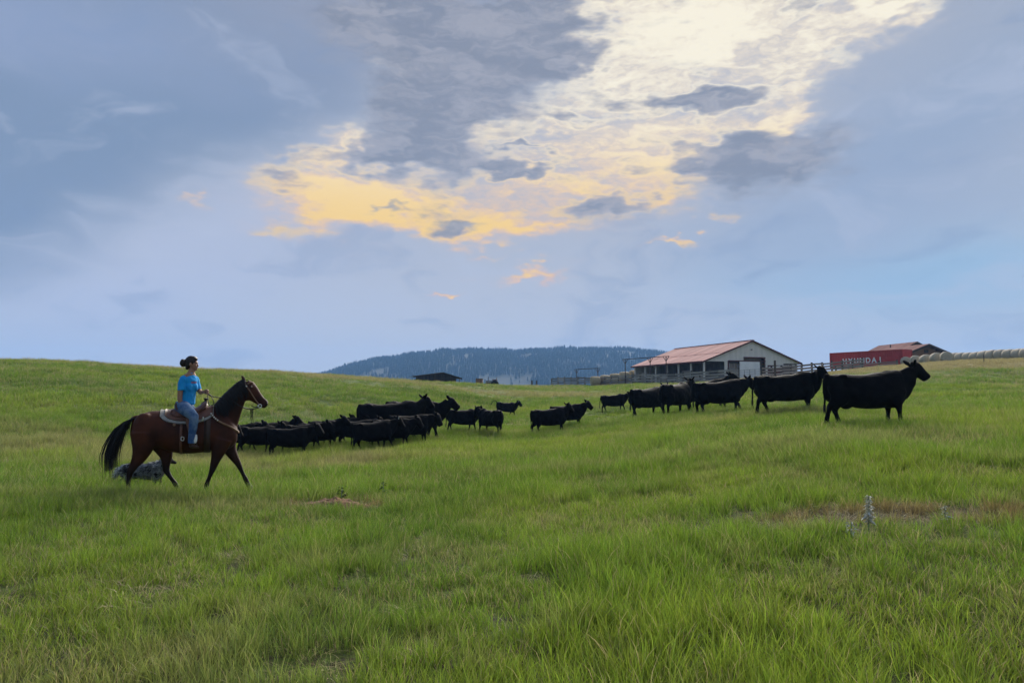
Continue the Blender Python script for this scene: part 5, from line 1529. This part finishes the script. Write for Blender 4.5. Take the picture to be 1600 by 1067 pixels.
# row running up to the barn's open side
BP = []
for k in range(7):
    p = gp(930 + k * 15.2, 127.0 + k * 1.0); p.z += .05 + .19 * k; BP.append(p)
vs, fs_ = [], []
for k in range(12):       # graded earth the row stands on
    i = min(max(k - 2, 0), 6); p = BP[i] + Vector(((k - 2 - i) * 1.7, 0, -.25 * abs(k - 2 - i)))
    for off, dz_ in ((-4.5, -2.2), (-1.2, .0), (1.2, .0), (4.5, -2.2)): vs.append((p.x, p.y + off, p.z + dz_ + .02))
for k in range(11):
    for j in range(3): fs_.append((k * 4 + j, (k + 1) * 4 + j, (k + 1) * 4 + j + 1, k * 4 + j + 1))
bk_ = link('earth_bank', mesh_np('earth_bank', vs, fs_), mat=two_tone('bank_earth', (.24, .20, .14), (.18, .16, .10), 1.5, .95)); tag(bk_, kind='structure')
for k, p in enumerate(BP): bale(BM1[k % 3], p, R(8) + random.uniform(-.05, .05), 'tan round hay bale in the row leading to the barn\'s open side', 'bales beside the barn', 1.14)
p_ = []
for k in range(5):
    g = gp(1415 + k * 16.2, 112 - k * 2.2); bale(BM2[k % 4], g, R(78) + random.uniform(-.12, .12), 'old round hay bale with its flat end showing, below the log house', 'bales lined up below the log house', .98)
A_, B_ = gp(1492, 110), gp(1704, 88)
n_ = 16
for k in range(n_):
    p = A_.lerp(B_, k / (n_ - 1)); p.z = hz(p.x, p.y); dr = math.atan2((B_ - A_).y, (B_ - A_).x)
    bale(BM2[(k * 3) % 4], p, dr + random.uniform(-.06, .06), 'weathered round hay bale in the long row on the dry grass bank', 'long row of bales on the bank', 1.03 + random.uniform(-.03, .04))

# ------------------------------------------------------------------ forested mountain
RID = [(300, 610), (440, 603), (500, 590), (540, 577), (580, 566), (620, 560), (660, 556), (700, 552), (750, 551), (800, 552), (860, 550), (920, 550), (960, 549), (1000, 551), (1040, 556), (1100, 565), (1180, 578), (1300, 598), (1450, 612)]
rc = np.array(RID, float)
MD = 1750.0
def mount_z(a_px, D):
    """ground of the mountain at photo column a_px and depth D"""
    rid = (620 - np.interp(a_px, rc[:, 0], rc[:, 1])) / F * MD + CAMZ
    t_ = (D - 1000) / (MD - 1000)
    prof = np.where(t_ < 1, smooth01(t_) ** .85, 1 - .75 * smooth01((t_ - 1) / .5))
    b = 4.0 * np.sin(a_px * .045 + D * .011) * np.sin(D * .017 + a_px * .013) + 2.0 * np.sin(a_px * .13) 
    return -8 + (rid + 8) * prof + b * np.clip(t_, 0, 1) * np.clip(rid / 60, 0, 1) * np.where(np.abs(t_ - 1) < .12, .35, 1)
cols_ = np.linspace(300, 1450, 150); deps = np.linspace(980, 2150, 48)
CC, DD = np.meshgrid(cols_, deps); MX = (CC - 800) / F * DD; MZ = mount_z(CC, DD)
W_ = len(cols_); vs = np.stack([MX, DD, MZ], -1).reshape(-1, 3)
fs_ = [(i * W_ + j, i * W_ + j + 1, (i + 1) * W_ + j + 1, (i + 1) * W_ + j) for i in range(len(deps) - 1) for j in range(W_ - 1)]
mm = two_tone('mountain_floor', (.010, .018, .012), (.016, .024, .016), .012, .95, coord='Position', c=(.035, .042, .03))
mo = link('hill', mesh_np('hill', vs, fs_), mat=mm); tag(mo, kind='structure')
pine = two_tone('pine_needles', (.010, .019, .011), (.018, .028, .015), .02, .9, coord='Position')
def conifer(seed):
    rr = random.Random(seed); vs, fs_ = [], []
    H = 1.0; n = 7
    for tier in range(6):
        zb = .10 + tier * .145; zt = min(1.0, zb + .30); r = .19 * (1 - tier / 6.6) * rr.uniform(.8, 1.15); b = len(vs)
        for k in range(n):
            a = 2 * math.pi * k / n + tier; q = r * rr.uniform(.6, 1.2); vs.append((q * math.cos(a), q * math.sin(a), zb + rr.uniform(-.03, .03)))
        vs.append((rr.uniform(-.01, .01), rr.uniform(-.01, .01), zt))
        for k in range(n): fs_.append((b + k, b + (k + 1) % n, b + n))
    b = len(vs); vs += [(.02, 0, -.05), (-.01, .017, -.05), (-.01, -.017, -.05), (0, 0, .5)]; fs_ += [(b, b + 1, b + 3), (b + 1, b + 2, b + 3), (b + 2, b, b + 3)]
    me = mesh_np('conifer', vs, fs_, False); me.materials.append(pine); return me
srcs = [bpy.data.objects.new('conifer_source', conifer(s_)) for s_ in range(5)]
n = 24000
cpx = rng.uniform(420, 1320, n); dp = np.concatenate([rng.uniform(1080, 1790, n - 2600), rng.normal(MD, 22, 2600)])
xx = (cpx - 800) / F * dp; zz = mount_z(cpx, dp)
dens = pnoise(xx / 100, dp / 100, 1.0, 3.3)
clear = (dens > .48) | ((np.abs(cpx - 790) < 42) & (dp < 1300)) | (zz < -3)
keep = ~clear | (rng.random(n) < .05)
sz = rng.uniform(6, 12.5, n) * np.where(np.abs(dp - MD) < 60, rng.uniform(.65, 1.15, n), 1)
forest = scatter_object('conifer_forest', np.stack([xx, dp, zz], -1)[keep].astype(np.float32), rng.integers(0, 5, keep.sum()).astype(np.int32), sz[keep].astype(np.float32), srcs, .03)
tag(forest, 'dense conifer forest covering the far hazy mountain', 'forest', kind='stuff')

# ------------------------------------------------------------------ small things in the field
q = gp(524, 11.35)
vs, fs_ = [], []; n1_, n2_ = 26, 10
for i in range(n2_ + 1):
    for k in range(n1_):
        a = 2 * math.pi * k / n1_; r = i / n2_
        x = .56 * r * math.cos(a) * (1 + .15 * math.sin(3 * a)); y = .34 * r * math.sin(a) * (1 + .15 * math.cos(2 * a))
        nz = mnoise.fractal(Vector((x * 9, y * 9, 3)), 1, 2, 4)
        vs.append((x, y, hz(q.x + x, q.y + y) - q.z + .11 * (1 - r * r) ** 1.3 + .07 * nz * (1 - r * .7) - .02 * r))
for i in range(n2_):
    for k in range(n1_): fs_.append((i * n1_ + k, i * n1_ + (k + 1) % n1_, (i + 1) * n1_ + (k + 1) % n1_, (i + 1) * n1_ + k))
dirt = two_tone('reddish_dirt', (.20, .11, .062), (.11, .062, .038), 14, .95, bump=.7, c=(.26, .14, .08))
o = link('dirt_mound', mesh_np('dirt_mound', vs, fs_), mat=dirt); o.location = q
tag(o, 'low reddish brown dirt mound in the grass ahead of the horse', 'dirt mound')

leafm = two_tone('grey_woolly_leaf', (.68, .68, .60), (.5, .5, .44), 30, .9)
stemm = new_mat('grey_stem', (.20, .22, .16), .9); weedm = two_tone('dark_weed_leaf', (.035, .075, .02), (.05, .1, .028), 20, .8)
def leaf(L, w):
    return mesh_np('leaf', [(0, 0, 0), (L * .35, -w, .012), (L * .35, w, .012), (L * .4, 0, -.006), (L, 0, -.02)], [(0, 1, 3), (0, 3, 2), (1, 4, 3), (3, 4, 2)])
def plant(name, label, p, h, n, L, w, lm, sm, spread=.02, up=.5, seed=1):
    rr = random.Random(seed); root = empty(name, p); tag(root, label, 'plant')
    s_ = Skin(); s_.tube([(0, 0, -.05, .008, .008), (.01, 0, h * .5, .007, .007), (0.015, .005, h, .004, .004)], 6)
    link('stem', mesh_np('stem', s_.v, s_.f), root, sm)
    me = leaf(L, w); me.materials.append(lm)
    for k in range(n):
        z = h * (.2 + .8 * k / n)
        o = bpy.data.objects.new('leaf', me); col.objects.link(o); o.parent = root
        o.location = (.01 + rr.uniform(-1, 1) * spread, rr.uniform(-1, 1) * spread, z); k_ = rr.uniform(.7, 1.25) * (1.15 - .5 * k / n)
        o.scale = (k_,) * 3; o.rotation_euler = (rr.uniform(-.5, .5), -rr.uniform(up - .4, up + .4), k * 2.4 + rr.uniform(-.4, .4))
g = gp(1348, 7.35)
plant('woolly_weed', 'upright pale grey woolly weed rising from the brown grass patch', g, .33, 80, .050, .016, leafm, stemm, .020, .35)
g = gp(1465, 7.5); plant('woolly_weed', 'short pale grey weed sprouting at the end of the brown grass patch', g, .20, 18, .055, .012, leafm, stemm, .03, .4, 4)
g = gp(1320, 7.1); plant('woolly_weed', 'tiny pale grey weed low in the middle of the brown grass patch', g, .15, 16, .05, .012, leafm, stemm, .04, .3, 5)
g = gp(536, 11.9); plant('leafy_weed', 'dark green leafy weed behind the reddish dirt mound', g, .24, 30, .06, .018, weedm, stemm, .07, .3, 7)
g = gp(600, 12.6); plant('leafy_weed', 'dark green weed standing in pale grass beyond the dirt mound', g, .26, 22, .055, .014, weedm, stemm, .06, .4, 8)

# ------------------------------------------------------------------ hazy evening air
hb_ = box_mesh('haze')
hzm = bpy.data.materials.new('haze'); hzm.use_nodes = True; nt = hzm.node_tree; nt.nodes.clear()
pv = nt.nodes.new('ShaderNodeVolumePrincipled'); pv.inputs['Color'].default_value = (.26, .52, 1.0, 1); pv.inputs['Density'].default_value = .00024
pv.inputs['Anisotropy'].default_value = .1
ou = nt.nodes.new('ShaderNodeOutputMaterial'); nt.links.new(pv.outputs[0], ou.inputs['Volume'])
hb_.materials.append(hzm)
hzo = link('haze', hb_); hzo.location = (0, 0, 70); hzo.scale = (4700, 4700, 170); tag(hzo, kind='stuff')
hzo['label'] = 'thin bluish evening haze over the pasture and mountain'; hzo['category'] = 'haze'
